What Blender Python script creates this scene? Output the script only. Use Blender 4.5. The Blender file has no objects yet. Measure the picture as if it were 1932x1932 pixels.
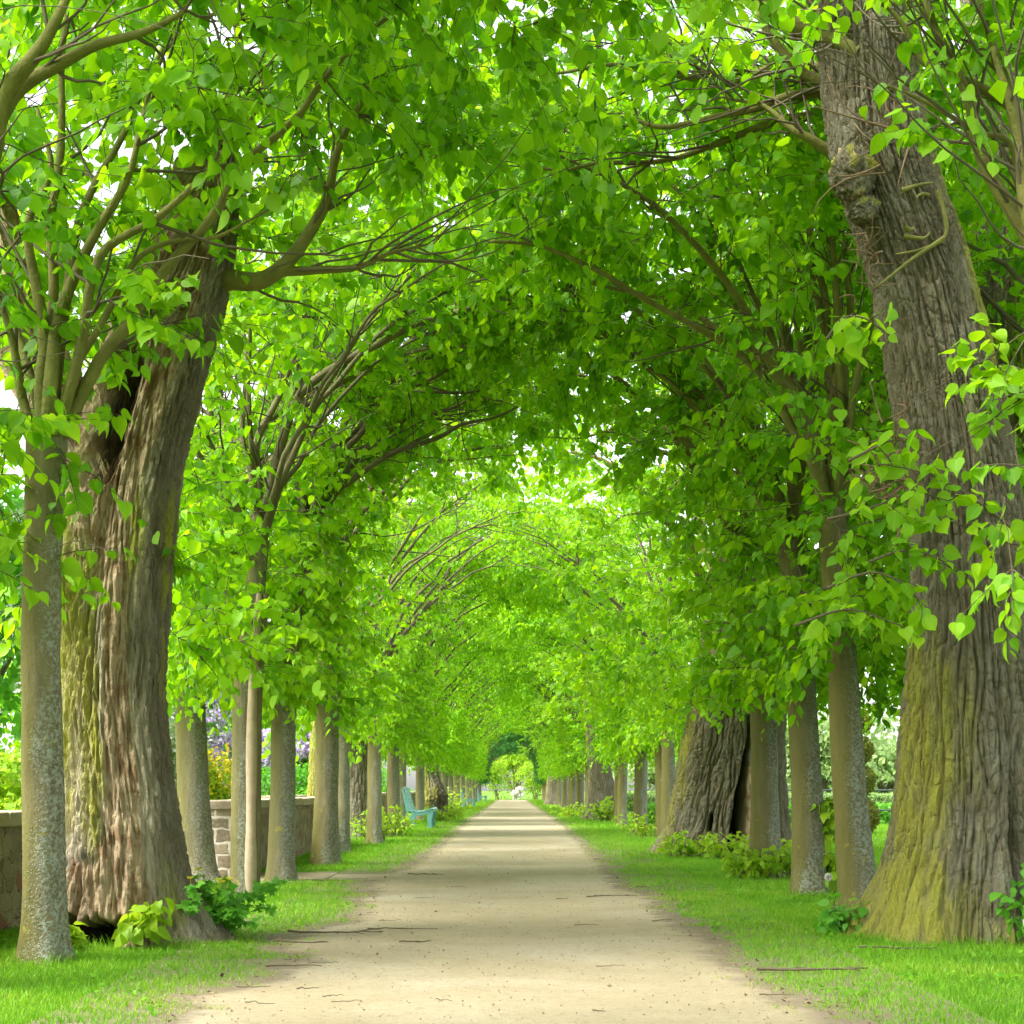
import bpy, math, random
import numpy as np

C = bpy.context.scene.collection
R = math.radians
CAM_H, FPX, VX, VY = 0.85, 3000.0, 966.0, 1489.0     # eye height, focal length and vanishing point (of a 1932 px frame)

def at(x, y, d):
    """World point seen at pixel (x, y) of the photo at distance d along the avenue."""
    return np.array([(x - VX) * d / FPX, d, CAM_H - (y - VY) * d / FPX])

# ------------------------------------------------------------------ noise
_rs = np.random.RandomState(5)
_PERM = np.concatenate([_rs.permutation(512)] * 3)
_GRAD = _rs.normal(size=(512, 3)); _GRAD /= np.linalg.norm(_GRAD, axis=1)[:, None]

def pn(p):
    p = np.asarray(p, float)
    i = np.floor(p).astype(int); f = p - i; i &= 511
    u = f * f * f * (f * (f * 6 - 15) + 10)
    out = 0
    for dx in (0, 1):
        for dy in (0, 1):
            for dz in (0, 1):
                h = _PERM[_PERM[_PERM[(i[:, 0] + dx) & 511] + ((i[:, 1] + dy) & 511)] + ((i[:, 2] + dz) & 511)] & 511
                g = _GRAD[h]
                d = (g * (f - np.array([dx, dy, dz]))).sum(1)
                w = (u[:, 0] if dx else 1 - u[:, 0]) * (u[:, 1] if dy else 1 - u[:, 1]) * (u[:, 2] if dz else 1 - u[:, 2])
                out = out + d * w
    return out * 1.4

def fbm(p, o=3):
    s, a = 0, 1.0
    for k in range(o):
        s = s + a * pn(p * 2 ** k + 17.3 * k); a *= .5
    return s

def sstep(a, b, x):
    t = np.clip((x - a) / (b - a), 0, 1); return t * t * (3 - 2 * t)

def norm(v):
    return v / np.maximum(np.linalg.norm(v, axis=-1, keepdims=True), 1e-9)

# ------------------------------------------------------------------ mesh collecting
class MB:
    def __init__(s):
        s.v, s.f3, s.f4, s.n, s.attr = [], [], [], 0, {}
    def add(s, v, f, **attr):
        v = np.asarray(v, float).reshape(-1, 3); f = np.asarray(f, int)
        if len(v) == 0 or len(f) == 0: return
        (s.f3 if f.shape[1] == 3 else s.f4).append(f + s.n)
        s.v.append(v)
        for k, a in attr.items():
            s.attr.setdefault(k, []).append((s.n, np.broadcast_to(np.asarray(a, float), (len(v),))))
        s.n += len(v)
    def more(s, f):                                   # extra faces on the verts of the last add
        f = np.asarray(f, int); n0 = s.n - len(s.v[-1])
        (s.f3 if f.shape[1] == 3 else s.f4).append(f + n0)
    def mesh(s, name, smooth=True):
        me = bpy.data.meshes.new(name)
        if not s.n: return me
        v = np.concatenate(s.v)
        f3 = np.concatenate(s.f3) if s.f3 else np.zeros((0, 3), int)
        f4 = np.concatenate(s.f4) if s.f4 else np.zeros((0, 4), int)
        me.vertices.add(len(v)); me.vertices.foreach_set('co', v.astype(np.float32).ravel())
        nl = f3.size + f4.size
        me.loops.add(nl)
        me.loops.foreach_set('vertex_index', np.concatenate([f3.ravel(), f4.ravel()]).astype(np.int32))
        npoly = len(f3) + len(f4)
        me.polygons.add(npoly)
        st = np.concatenate([np.arange(len(f3)) * 3, f3.size + np.arange(len(f4)) * 4]).astype(np.int32)
        me.polygons.foreach_set('loop_start', st)
        me.polygons.foreach_set('use_smooth', np.full(npoly, smooth, bool))
        for k, lst in s.attr.items():
            a = np.zeros(len(v), np.float32)
            for n0, x in lst: a[n0:n0 + len(x)] = x
            me.attributes.new(k, 'FLOAT', 'POINT').data.foreach_set('value', a)
        me.update(calc_edges=True)
        return me
    def build(s, name, mat, parent=None, smooth=True):
        me = s.mesh(name, smooth)
        me.materials.append(mat)
        return link(name, me, parent)

def link(name, me, parent=None):
    o = bpy.data.objects.new(name, me); C.objects.link(o)
    if parent is not None: o.parent = parent
    return o

def tag(o, label=None, cat=None, group=None, kind=None):
    if label: o['label'] = label
    if cat: o['category'] = cat
    if group: o['group'] = group
    if kind: o['kind'] = kind
    return o

def thing(name, label, cat, loc=(0, 0, 0), rz=0, group=None):
    o = bpy.data.objects.new(name, None); C.objects.link(o)
    o.location = loc; o.rotation_euler = (0, 0, rz); o.empty_display_size = .2
    return tag(o, label, cat, group)

def copy_tree(o, parent=None):
    c = o.copy(); C.objects.link(c)
    if parent is not None: c.parent = parent
    for ch in list(o.children): copy_tree(ch, c)
    return c

def tubes(mb, P, Rr, sides=5, cap=True, **attr):
    """P (T,N,3) polylines with radii (T,N): one tapering tube each."""
    P = np.asarray(P, float); Rr = np.asarray(Rr, float)
    if P.ndim == 2: P, Rr = P[None], Rr[None]
    T, N, _ = P.shape
    if T == 0: return
    tg = norm(np.gradient(P, axis=1))
    mean = norm(tg.mean(1))
    ref = np.where(np.abs(mean[:, 2:3]) > .75, np.array([[1., 0, 0]]), np.array([[0, 0, 1.]]))[:, None, :]
    a = norm(np.cross(tg, np.broadcast_to(ref, tg.shape))); b = np.cross(tg, a)
    th = np.arange(sides) * 2 * np.pi / sides
    V = P[:, :, None] + Rr[:, :, None, None] * (np.cos(th)[None, None, :, None] * a[:, :, None] + np.sin(th)[None, None, :, None] * b[:, :, None])
    base = (np.arange(T) * N * sides)[:, None, None]
    i = np.arange(N - 1)[None, :, None] * sides; j = np.arange(sides)[None, None, :]; k = (j + 1) % sides
    F = np.stack([base + i + j, base + i + k, base + i + sides + k, base + i + sides + j], -1).reshape(-1, 4)
    mb.add(V.reshape(-1, 3), F, **attr)
    if cap and sides > 2:
        e = (np.arange(T) * N * sides)[:, None] + (N - 1) * sides
        fan = np.stack([np.stack([e[:, 0], e[:, 0] + q, e[:, 0] + q + 1], -1) for q in range(1, sides - 1)], 1).reshape(-1, 3)
        mb.more(fan)

def bez(p0, p1, p2, n):
    t = np.linspace(0, 1, n)[..., None]
    p0, p1, p2 = (np.asarray(p)[..., None, :] for p in (p0, p1, p2))
    return (1 - t) ** 2 * p0 + 2 * t * (1 - t) * p1 + t * t * p2

def smooth_line(pts, n):
    """Catmull-Rom through control points, n samples."""
    p = np.asarray(pts, float)
    q = np.vstack([2 * p[0] - p[1], p, 2 * p[-1] - p[-2]])
    s = np.linspace(0, len(p) - 1 - 1e-6, n); i = s.astype(int); t = (s - i)[:, None]
    a, b, c, d = q[i], q[i + 1], q[i + 2], q[i + 3]
    return .5 * (2 * b + (c - a) * t + (2 * a - 5 * b + 4 * c - d) * t * t + (3 * b - a - 3 * c + d) * t ** 3)

# ------------------------------------------------------------------ leaf shapes
LEAF_HI = (np.array([[0, 0, 0], [.36, 0, -.03], [.74, 0, -.02], [1.06, 0, -.12],
                     [-.08, .2, .03], [.14, .43, .09], [.5, .43, .06], [.82, .2, -.02],
                     [-.08, -.2, .03], [.14, -.43, .09], [.5, -.43, .06], [.82, -.2, -.02]]),
           np.array([[0, 1, 5, 4], [1, 2, 6, 5], [8, 9, 1, 0], [9, 10, 2, 1]]),
           np.array([[2, 3, 7], [2, 7, 6], [3, 2, 11], [11, 2, 10]]))
_o = [(-.07, .15, .04), (.04, .35, .08), (.24, .47, .1), (.48, .45, .08), (.70, .31, .04), (.88, .12, -.02)]
_m = [(0, 0, 0), (.2, 0, -.03), (.42, 0, -.04), (.66, 0, -.03), (.86, 0, -.05), (1.07, 0, -.14)]
LEAF_FINE = (np.array(_m + _o + [(a, -b, c) for a, b, c in _o]),
             np.array([[0, 1, 7, 6], [1, 2, 8, 7], [2, 3, 9, 8], [3, 4, 10, 9], [12, 13, 1, 0], [13, 14, 2, 1], [14, 15, 3, 2], [15, 16, 4, 3]]),
             np.array([[4, 5, 11], [4, 11, 10], [5, 4, 17], [17, 4, 16]]))
LEAF_LO = (np.array([[0, 0, 0], [.34, .43, .07], [1.02, 0, -.08], [.34, -.43, .07], [.45, 0, -.03]]),
           None, np.array([[0, 4, 1], [4, 2, 1], [0, 3, 4], [4, 3, 2]]))
LEAF_PALM = (np.array([[0, 0, 0], [.35, .12, 0], [.5, .52, .03], [.62, .16, 0], [1., .2, -.1], [.85, 0, 0], [1., -.2, -.1],
                       [.62, -.16, 0], [.5, -.52, .03], [.35, -.12, 0]]),
             None, np.array([[0, 2, 1], [1, 2, 3], [3, 4, 5], [0, 1, 3], [0, 3, 5], [0, 5, 7], [5, 6, 7], [0, 7, 9], [7, 8, 9], [0, 9, 8]]))

def leaves(mb, pos, tip, nrm, size, tmpl, var, rng):
    tv, t4, t3 = tmpl
    n = len(pos)
    if n == 0: return
    tip = norm(tip); side = norm(np.cross(nrm, tip)); nrm = np.cross(tip, side)
    tv = np.broadcast_to(tv, (n,) + tv.shape).copy()
    tv[:, :, 1] *= rng.uniform(.8, 1.05, (n, 1))
    tv[:, :, 2] *= rng.uniform(-.4, 2.2, (n, 1))
    tv[:, :, 2] -= rng.uniform(-.05, .28, (n, 1)) * tv[:, :, 0] ** 2
    tv[:, :, 2] += rng.uniform(-.2, .2, (n, 1)) * tv[:, :, 1]
    V = pos[:, None] + size[:, None, None] * (tv[:, :, 0:1] * tip[:, None] + tv[:, :, 1:2] * side[:, None] + tv[:, :, 2:3] * nrm[:, None])
    tv[:, :, 1] += rng.uniform(-.12, .12, (n, 1)) * tv[:, :, 0] ** 2
    k = tv.shape[1]; off = (np.arange(n) * k)[:, None, None]
    f = (t4 if t4 is not None else t3)
    ex = dict(lu=np.tile(tmpl[0][:, 0], n), lw=np.tile(tmpl[0][:, 1] + 1, n)) if tmpl is LEAF_FINE else {}
    mb.add(V.reshape(-1, 3), (f[None] + off).reshape(-1, f.shape[1]), lv=np.repeat(var, k), **ex)
    if t4 is not None: mb.more((t3[None] + off).reshape(-1, 3))

def sprays(mbT, mbL, base, direc, rng, ntwig=3, nleaf=9, lmin=.22, lmax=.5, size=.1, tmpl=LEAF_HI, sides=3, droop=.3, tw_r=.0028, face=None, var_c=None):
    """Leafy twigs at every base point (S,3) heading roughly along direc (S,3)."""
    S = len(base)
    if S == 0: return
    b = np.repeat(base, ntwig, 0); d = np.repeat(direc, ntwig, 0)
    T = len(b)
    d = norm(d * .55 + rng.normal(size=(T, 3)) * np.array([.55, .55, .38]))
    L = rng.uniform(lmin, lmax, T)
    p1 = b + d * L[:, None] * .5
    p2 = b + d * L[:, None]; p2[:, 2] -= droop * L * rng.uniform(.4, 1.3, T)
    P = bez(b, p1, p2, 4)
    if mbT is not None:
        tubes(mbT, P, np.broadcast_to(np.array([1.4, 1.1, .8, .45]) * tw_r, (T, 4)), sides, cap=False)
    s = (np.arange(nleaf) + .6) / nleaf
    s = np.clip(s[None] + rng.uniform(-.06, .06, (T, nleaf)), .05, 1)[..., None]
    lp = (1 - s) ** 2 * b[:, None] + 2 * s * (1 - s) * p1[:, None] + s * s * p2[:, None]
    tg = norm(p2 - b)
    sd = norm(np.cross(tg, np.array([0, 0, 1.])))
    sgn = np.where(np.arange(nleaf) % 2, 1., -1.)[None, :, None]
    tip = tg[:, None] * .45 + sd[:, None] * sgn * .7 + np.array([0, 0, -.62]) + rng.normal(size=(T, nleaf, 3)) * .3
    nr = np.array([0, 0, .75]) + rng.normal(size=(T, nleaf, 3)) * .45
    if face is not None: nr = nr + face
    lp = lp + norm(tip) * (.25 * size)                    # the stalk
    sz = size * np.clip(rng.normal(.86, .24, (T, nleaf)), .35, 1.4)
    if var_c is None: v0 = rng.uniform(.1, .9, S)
    else: v0 = var_c
    var = np.clip(np.repeat(v0, ntwig)[:, None] * .6 + rng.uniform(0, .4, (T, nleaf)), 0, 1)
    leaves(mbL, lp.reshape(-1, 3), tip.reshape(-1, 3), nr.reshape(-1, 3), sz.ravel(), tmpl, var.ravel(), rng)

# ------------------------------------------------------------------ materials
def newmat(name):
    m = bpy.data.materials.new(name); m.use_nodes = True
    nt = m.node_tree; nt.nodes.clear()
    return m, nt
class N:
    def __init__(s, nt): s.nt = nt
    def __call__(s, typ, ins=None, **props):
        n = s.nt.nodes.new(typ)
        for k, v in props.items(): setattr(n, k, v)
        for k, v in (ins or {}).items():
            sock = n.inputs[k]
            if isinstance(v, bpy.types.NodeSocket): s.nt.links.new(v, sock)
            else: sock.default_value = v
        return n
    def math(s, op, a, b=0., c=0., clamp=False):
        n = s.nt.nodes.new('ShaderNodeMath'); n.operation = op; n.use_clamp = clamp
        for i, v in enumerate((a, b, c)):
            if isinstance(v, bpy.types.NodeSocket): s.nt.links.new(v, n.inputs[i])
            else: n.inputs[i].default_value = v
        return n.outputs[0]
    def mix(s, f, a, b, blend='MIX'):
        n = s.nt.nodes.new('ShaderNodeMix'); n.data_type = 'RGBA'; n.blend_type = blend
        for sock, v in ((n.inputs[0], f), (n.inputs[6], a), (n.inputs[7], b)):
            if isinstance(v, bpy.types.NodeSocket): s.nt.links.new(v, sock)
            else: sock.default_value = (*v, 1) if isinstance(v, tuple) else v
        return n.outputs[2]
    def ramp(s, f, lo, hi):
        n = s.nt.nodes.new('ShaderNodeMapRange'); n.interpolation_type = 'SMOOTHSTEP'
        s.nt.links.new(f, n.inputs[0]); n.inputs[1].default_value = lo; n.inputs[2].default_value = hi
        return n.outputs[0]
    def coords(s, scale=(1, 1, 1), kind='Object'):
        tc = s('ShaderNodeTexCoord')
        return s('ShaderNodeMapping', {'Vector': tc.outputs[kind], 'Scale': scale}).outputs[0]
    def noise(s, vec, scale, detail=4, rough=.55, dist=0.):
        return s('ShaderNodeTexNoise', {'Vector': vec, 'Scale': scale, 'Detail': detail, 'Roughness': rough, 'Distortion': dist}).outputs[0]
    def out(s, shader):
        s('ShaderNodeOutputMaterial', {'Surface': shader})
    def attr(s, name):
        return s('ShaderNodeAttribute', attribute_name=name).outputs['Fac']

def leaf_mat(name, cols, trans, rough=.5, spec=.26, tmix=.48):
    m, nt = newmat(name); n = N(nt)
    v = n.attr('lv')
    oi = n('ShaderNodeObjectInfo')
    v2 = n.math('ADD', n.math('MULTIPLY', v, .85), n.math('MULTIPLY', oi.outputs['Random'], .15))
    def grad(cs):
        r = n('ShaderNodeValToRGB', {'Fac': v2}); e = r.color_ramp.elements
        e[0].position = 0; e[0].color = (*cs[0], 1); e[1].position = 1; e[1].color = (*cs[-1], 1)
        for i, c in enumerate(cs[1:-1]):
            q = e.new((i + 1) / (len(cs) - 1)); q.color = (*c, 1)
        return r.outputs[0]
    has = n.math('GREATER_THAN', n.attr('lw'), .2); lw = n.math('ABSOLUTE', n.math('SUBTRACT', n.attr('lw'), 1.))     # midrib and side veins of the nearest leaves
    rib = n.ramp(lw, .035, .015)
    sv = n.math('ABSOLUTE', n.math('SUBTRACT', n.math('FRACT', n.math('MULTIPLY', n.math('SUBTRACT', n.attr('lu'), n.math('MULTIPLY', lw, .9)), 6.5)), .5))
    vein = n.math('MULTIPLY', n.math('MAXIMUM', rib, n.math('MULTIPLY', n.ramp(sv, .1, .02), .7)), has)
    cb = n.mix(n.math('MULTIPLY', vein, .45), grad(cols), (.36, .52, .10))
    blot = n.ramp(n.noise(n.coords(), 31, 3, .6), .62, .74)
    cb = n.mix(n.math('MULTIPLY', blot, .35), cb, (.30, .36, .03))
    b = n('ShaderNodeBsdfPrincipled', {'Base Color': cb, 'Roughness': rough, 'Specular IOR Level': spec})
    t = n('ShaderNodeBsdfTranslucent', {'Color': grad(trans)})
    mx = n('ShaderNodeMixShader', {0: tmix, 1: b.outputs[0], 2: t.outputs[0]})
    n.out(mx.outputs[0])
    return m

def plain(name, col, rough=.8, var=.25, scale=8, bump=0., spec=.3):
    m, nt = newmat(name); n = N(nt)
    vec = n.coords()
    nz = n.noise(vec, scale, 5)
    c = n.mix(nz, tuple(x * (1 - var) for x in col), tuple(min(1, x * (1 + var)) for x in col))
    b = n('ShaderNodeBsdfPrincipled', {'Base Color': c, 'Roughness': rough, 'Specular IOR Level': spec})
    if bump:
        bp = n('ShaderNodeBump', {'Height': n.noise(vec, scale * 6, 4), 'Strength': bump, 'Distance': .01})
        nt.links.new(bp.outputs[0], b.inputs['Normal'])
    n.out(b.outputs[0]); return m

def young_bark(name):
    """Smooth lime bark: olive brown, green film on the left-facing flank, grey-blue lichen spots on the right-facing one."""
    m, nt = newmat(name); n = N(nt)
    vec = n.coords(); oi = n('ShaderNodeObjectInfo').outputs['Random']
    vec = n('ShaderNodeVectorMath', {0: vec, 1: n('ShaderNodeCombineXYZ', {0: n.math('MULTIPLY', oi, 37), 1: n.math('MULTIPLY', oi, 11)}).outputs[0]}, operation='ADD').outputs[0]
    st = n('ShaderNodeMapping', {'Vector': vec, 'Scale': (1, 1, .25)}).outputs[0]
    big = n.noise(vec, 2.3, 4); fine = n.noise(vec, 45, 4, .65); streak = n.noise(st, 22, 4)
    geo = n('ShaderNodeNewGeometry'); sep = n('ShaderNodeSeparateXYZ', {0: geo.outputs['Normal']})
    sx = sep.outputs[0]
    zz = n('ShaderNodeSeparateXYZ', {0: geo.outputs['Position']}).outputs[2]
    base = n.mix(streak, (.115, .098, .048), (.26, .225, .125))
    base = n.mix(n.math('MULTIPLY', n.ramp(oi, .2, 1), .5), base, (.24, .22, .17))
    stain = n.math('MULTIPLY', n.ramp(n.noise(st, 5, 5, .65), .48, .7), .6)
    base = n.mix(stain, base, n.mix(fine, (.06, .048, .022), (.14, .11, .06)))
    alg = n.ramp(n.math('ADD', n.math('MULTIPLY', sx, -.55), big), .3, .85)
    base = n.mix(n.math('MULTIPLY', alg, .7), base, n.mix(fine, (.075, .072, .010), (.16, .148, .022)))
    vo = n('ShaderNodeTexVoronoi', {'Vector': vec, 'Scale': 70}, feature='F1')
    spot = n.math('SUBTRACT', 1., n.ramp(vo.outputs[0], .2, .5))
    m2 = n.ramp(n.math('ADD', n.math('ADD', n.math('MULTIPLY', sx, .4), big), n.math('MULTIPLY', zz, -.1)), .22, .66)
    lich = n.math('MULTIPLY', n.math('MAXIMUM', n.math('MULTIPLY', spot, m2), n.math('MULTIPLY', n.ramp(fine, .42, .6), n.ramp(m2, .45, 1.))), n.ramp(zz, 3.2, 1.6))
    base = n.mix(n.math('MULTIPLY', lich, .75), base, n.mix(fine, (.22, .24, .19), (.46, .50, .43)))
    yel = n.math('MULTIPLY', n.ramp(n.noise(vec, 9, 3), .66, .72), n.ramp(zz, 1.6, .2))
    base = n.mix(n.math('MULTIPLY', yel, .6), base, (.38, .33, .04))
    b = n('ShaderNodeBsdfPrincipled', {'Base Color': base, 'Roughness': .88, 'Specular IOR Level': .2})
    h = n.math('ADD', n.math('MULTIPLY', fine, .5), n.math('ADD', streak, n.math('MULTIPLY', lich, .35)))
    bp = n('ShaderNodeBump', {'Height': h, 'Strength': .9, 'Distance': .012})
    nt.links.new(bp.outputs[0], b.inputs['Normal'])
    n.out(b.outputs[0]); return m

def old_bark(name, moss=.8, warm=0.):
    """Deeply furrowed old bark; attributes ridge / moss / wood / rot come with the mesh."""
    m, nt = newmat(name); n = N(nt)
    vec = n.coords(); st = n('ShaderNodeMapping', {'Vector': vec, 'Scale': (1, 1, .2)}).outputs[0]
    fine = n.noise(vec, 60, 5, .65); streak = n.noise(st, 26, 5, .6); big = n.noise(vec, 3.2, 4)
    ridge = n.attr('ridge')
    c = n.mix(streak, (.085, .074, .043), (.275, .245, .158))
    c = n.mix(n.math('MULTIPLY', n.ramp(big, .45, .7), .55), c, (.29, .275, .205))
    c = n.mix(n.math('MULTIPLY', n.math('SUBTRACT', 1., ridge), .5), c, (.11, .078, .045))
    c = n.mix(n.math('MULTIPLY', n.attr('dead'), n.ramp(n.noise(st, 5, 4), .3, .6)), c, n.mix(streak, (.34, .28, .185), (.64, .56, .41)))
    ms = n.attr('moss')
    mossf = n.ramp(n.math('ADD', n.math('MULTIPLY', ms, 1.1), n.math('MULTIPLY', n.math('SUBTRACT', n.noise(st, 9, 5, .6), .5), 1.3)), .28, .8)
    mossf = n.math('MULTIPLY', mossf, n.math('ADD', .25, n.math('MULTIPLY', ridge, .75)))
    c = n.mix(n.math('MULTIPLY', mossf, moss), c, n.mix(n.math('MULTIPLY', n.math('ADD', fine, streak), .5), (.19, .185, .008), (.46, .46, .04)))
    wd = n.attr('wood')
    wood = n.mix(streak, (.27, .18, .09), (.60, .47, .30))
    wood = n.mix(n.math('MULTIPLY', n.ramp(n.noise(vec, 7, 4), .52, .62), .7), wood, (.25, .135, .065))
    c = n.mix(n.ramp(n.math('ADD', wd, n.math('MULTIPLY', n.math('SUBTRACT', n.noise(vec, 12, 4), .5), .8)), .4, .65), c, wood)
    c = n.mix(n.attr('rot'), c, n.mix(fine, (.006, .0045, .003), (.026, .018, .012)))  # rot, darkened further to paint shade into slits, cavities and creases
    b = n('ShaderNodeBsdfPrincipled', {'Base Color': c, 'Roughness': .9, 'Specular IOR Level': .2})
    bp = n('ShaderNodeBump', {'Height': n.math('ADD', n.math('MULTIPLY', fine, .6), n.math('MULTIPLY', n.math('ABSOLUTE', n.math('SUBTRACT', streak, .5)), 3.5)), 'Strength': 1., 'Distance': .022})
    nt.links.new(bp.outputs[0], b.inputs['Normal'])
    n.out(b.outputs[0]); return m

def sand_mat():
    m, nt = newmat('path_sand'); n = N(nt)
    vec = n.coords()
    big = n.noise(vec, .55, 4, .5, .6); mid = n.noise(vec, 3.5, 5, .6); fine = n.noise(vec, 160, 3, .7); grit = n('ShaderNodeTexVoronoi', {'Vector': vec, 'Scale': 75}, feature='F1')
    c = n.mix(mid, (.27, .218, .130), (.42, .355, .235))
    c = n.mix(n.math('MULTIPLY', n.ramp(big, .45, .68), .55), c, (.46, .41, .31))
    c = n.mix(n.math('MULTIPLY', n.ramp(n.noise(vec, 24, 4, .7), .5, .66), .4), c, (.20, .15, .09))
    c = n.mix(n.math('MULTIPLY', n.ramp(fine, .45, .65), .5), c, (.19, .135, .08))
    peb = n.math('MULTIPLY', n.math('SUBTRACT', 1., n.ramp(grit.outputs[0], .1, .24)), n.ramp(n.noise(vec, 31, 2), .52, .6))
    c = n.mix(n.math('MULTIPLY', peb, .65), c, n.mix(n('ShaderNodeSeparateColor', {0: grit.outputs[1]}).outputs[0], (.16, .12, .09), (.62, .58, .52)))
    soil = n.attr('soil')
    sf = n.ramp(n.math('ADD', soil, n.math('MULTIPLY', n.math('SUBTRACT', n.noise(vec, 5, 5, .65), .5), 1.3)), .35, .95)
    c = n.mix(n.math('MULTIPLY', sf, .85), c, n.mix(fine, (.11, .088, .056), (.235, .19, .125)))
    b = n('ShaderNodeBsdfPrincipled', {'Base Color': c, 'Roughness': .95, 'Specular IOR Level': .15})
    bp = n('ShaderNodeBump', {'Height': n.math('ADD', n.math('ADD', fine, n.math('MULTIPLY', mid, 2.)), n.math('MULTIPLY', peb, .8)), 'Strength': .6, 'Distance': .012})
    nt.links.new(bp.outputs[0], b.inputs['Normal'])
    n.out(b.outputs[0]); return m

def lawn_mat():
    m, nt = newmat('lawn'); n = N(nt)
    vec = n.coords()
    c = n.mix(n.noise(vec, .5, 5), (.085, .19, .018), (.15, .28, .03))
    c = n.mix(n.math('MULTIPLY', n.noise(vec, 35, 4, .7), .8), c, (.075, .12, .018))
    b = n('ShaderNodeBsdfPrincipled', {'Base Color': c, 'Roughness': .95, 'Specular IOR Level': .1})
    bp = n('ShaderNodeBump', {'Height': n.noise(vec, 60, 4, .7), 'Strength': .8, 'Distance': .03})
    nt.links.new(bp.outputs[0], b.inputs['Normal'])
    n.out(b.outputs[0]); return m

def stone_mat(name, pale):
    """Rubble masonry: every stone its own tone, pale lime mortar between."""
    m, nt = newmat(name); n = N(nt)
    vec0 = n.coords()
    nv = n('ShaderNodeTexNoise', {'Vector': vec0, 'Scale': 7., 'Detail': 5})
    vec = n('ShaderNodeVectorMath', {0: vec0, 1: n('ShaderNodeVectorMath', {0: nv.outputs[1], 1: (.13, .13, .13)}, operation='MULTIPLY').outputs[0]}, operation='ADD').outputs[0]
    mp = n('ShaderNodeMapping', {'Vector': vec, 'Scale': (1, 1, 1.7)}).outputs[0]
    v1 = n('ShaderNodeTexVoronoi', {'Vector': mp, 'Scale': 6.0, 'Randomness': .9}, feature='F1')
    ve = n('ShaderNodeTexVoronoi', {'Vector': mp, 'Scale': 6.0, 'Randomness': .9}, feature='DISTANCE_TO_EDGE')
    fine = n.noise(vec0, 40, 5, .65)
    if pale:                                             # squared blocks in courses, thick mortar, sunlight painted into the paler tones
        sx = n('ShaderNodeSeparateXYZ', {0: n('ShaderNodeVectorMath', {0: vec0, 1: n('ShaderNodeVectorMath', {0: nv.outputs[1], 1: (.07, .07, .07)}, operation='MULTIPLY').outputs[0]}, operation='ADD').outputs[0]})
        bk = n('ShaderNodeTexBrick', {'Vector': n('ShaderNodeCombineXYZ', {0: sx.outputs[0], 1: sx.outputs[2]}).outputs[0], 'Color1': (.24, .19, .125, 1), 'Color2': (.46, .38, .26, 1), 'Mortar': (.72, .66, .54, 1), 'Scale': 1., 'Mortar Size': .016, 'Mortar Smooth': .4,
                'Brick Width': .21, 'Row Height': .125}, offset=.37)
        c = n.mix(n.math('MULTIPLY', n.ramp(fine, .4, .7), .45), bk.outputs[0], (.58, .50, .37))
        b = n('ShaderNodeBsdfPrincipled', {'Base Color': c, 'Roughness': .95, 'Specular IOR Level': .15})
        bp = n('ShaderNodeBump', {'Height': n.math('SUBTRACT', fine, bk.outputs[1]), 'Strength': .8, 'Distance': .02})
        nt.links.new(bp.outputs[0], b.inputs['Normal'])
        n.out(b.outputs[0]); return m
    rnd = n('ShaderNodeSeparateColor', {0: v1.outputs[1]})
    st = n.mix(rnd.outputs[0], (.15, .115, .07), (.38, .30, .19)) if not pale else n.mix(rnd.outputs[0], (.30, .25, .18), (.50, .42, .29))
    st = n.mix(n.ramp(rnd.outputs[1], .965, .98), st, (.30, .12, .09))
    st = n.mix(n.math('MULTIPLY', fine, .5), st, (.2, .17, .12))
    mort = n.mix(fine, (.25, .205, .135), (.44, .375, .26)) if not pale else n.mix(fine, (.62, .56, .44), (.80, .75, .64))
    gap = n.ramp(ve.outputs[0], .045 if not pale else .08, .012 if not pale else .04)
    c = n.mix(gap, st, mort)
    b = n('ShaderNodeBsdfPrincipled', {'Base Color': c, 'Roughness': .95, 'Specular IOR Level': .15})
    bp = n('ShaderNodeBump', {'Height': n.math('ADD', n.math('MULTIPLY', n.ramp(ve.outputs[0], .01, .09), 1.5), fine), 'Strength': .8, 'Distance': .02})
    nt.links.new(bp.outputs[0], b.inputs['Normal'])
    n.out(b.outputs[0]); return m

M = {}
M['leaf'] = leaf_mat('lime_leaf', [(.045, .17, .005), (.125, .315, .005), (.235, .455, .007), (.36, .58, .010)],
                     [(.14, .42, .003), (.31, .66, .004), (.48, .80, .006), (.56, .86, .008)])
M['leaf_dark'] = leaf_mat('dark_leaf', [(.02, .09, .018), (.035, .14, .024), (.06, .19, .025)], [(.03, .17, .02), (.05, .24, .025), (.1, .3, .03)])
M['leaf_yellow'] = leaf_mat('young_shoot_leaf', [(.16, .34, .012), (.26, .44, .015), (.38, .50, .03)], [(.28, .52, .01), (.4, .6, .015), (.55, .65, .03)])
M['leaf_herb'] = leaf_mat('herb_leaf', [(.06, .22, .022), (.11, .33, .03), (.17, .42, .035)], [(.12, .42, .02), (.18, .54, .02), (.28, .62, .025)])
M['leaf_pale'] = leaf_mat('pale_leaf', [(.16, .27, .09), (.23, .34, .12), (.32, .40, .16)], [(.24, .4, .1), (.3, .46, .12), (.4, .52, .16)])
M['grass'] = leaf_mat('grass_blade', [(.09, .25, .012), (.15, .35, .016), (.23, .44, .022), (.40, .46, .08)], [(.10, .34, .01), (.16, .44, .012), (.25, .5, .015), (.4, .46, .06)], rough=.5, spec=.25, tmix=.4)
M['lilac'] = leaf_mat('lilac_blossom', [(.46, .32, .62), (.60, .47, .74), (.76, .66, .84)], [(.5, .36, .6), (.6, .48, .7), (.7, .6, .8)], tmix=.3)
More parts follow.
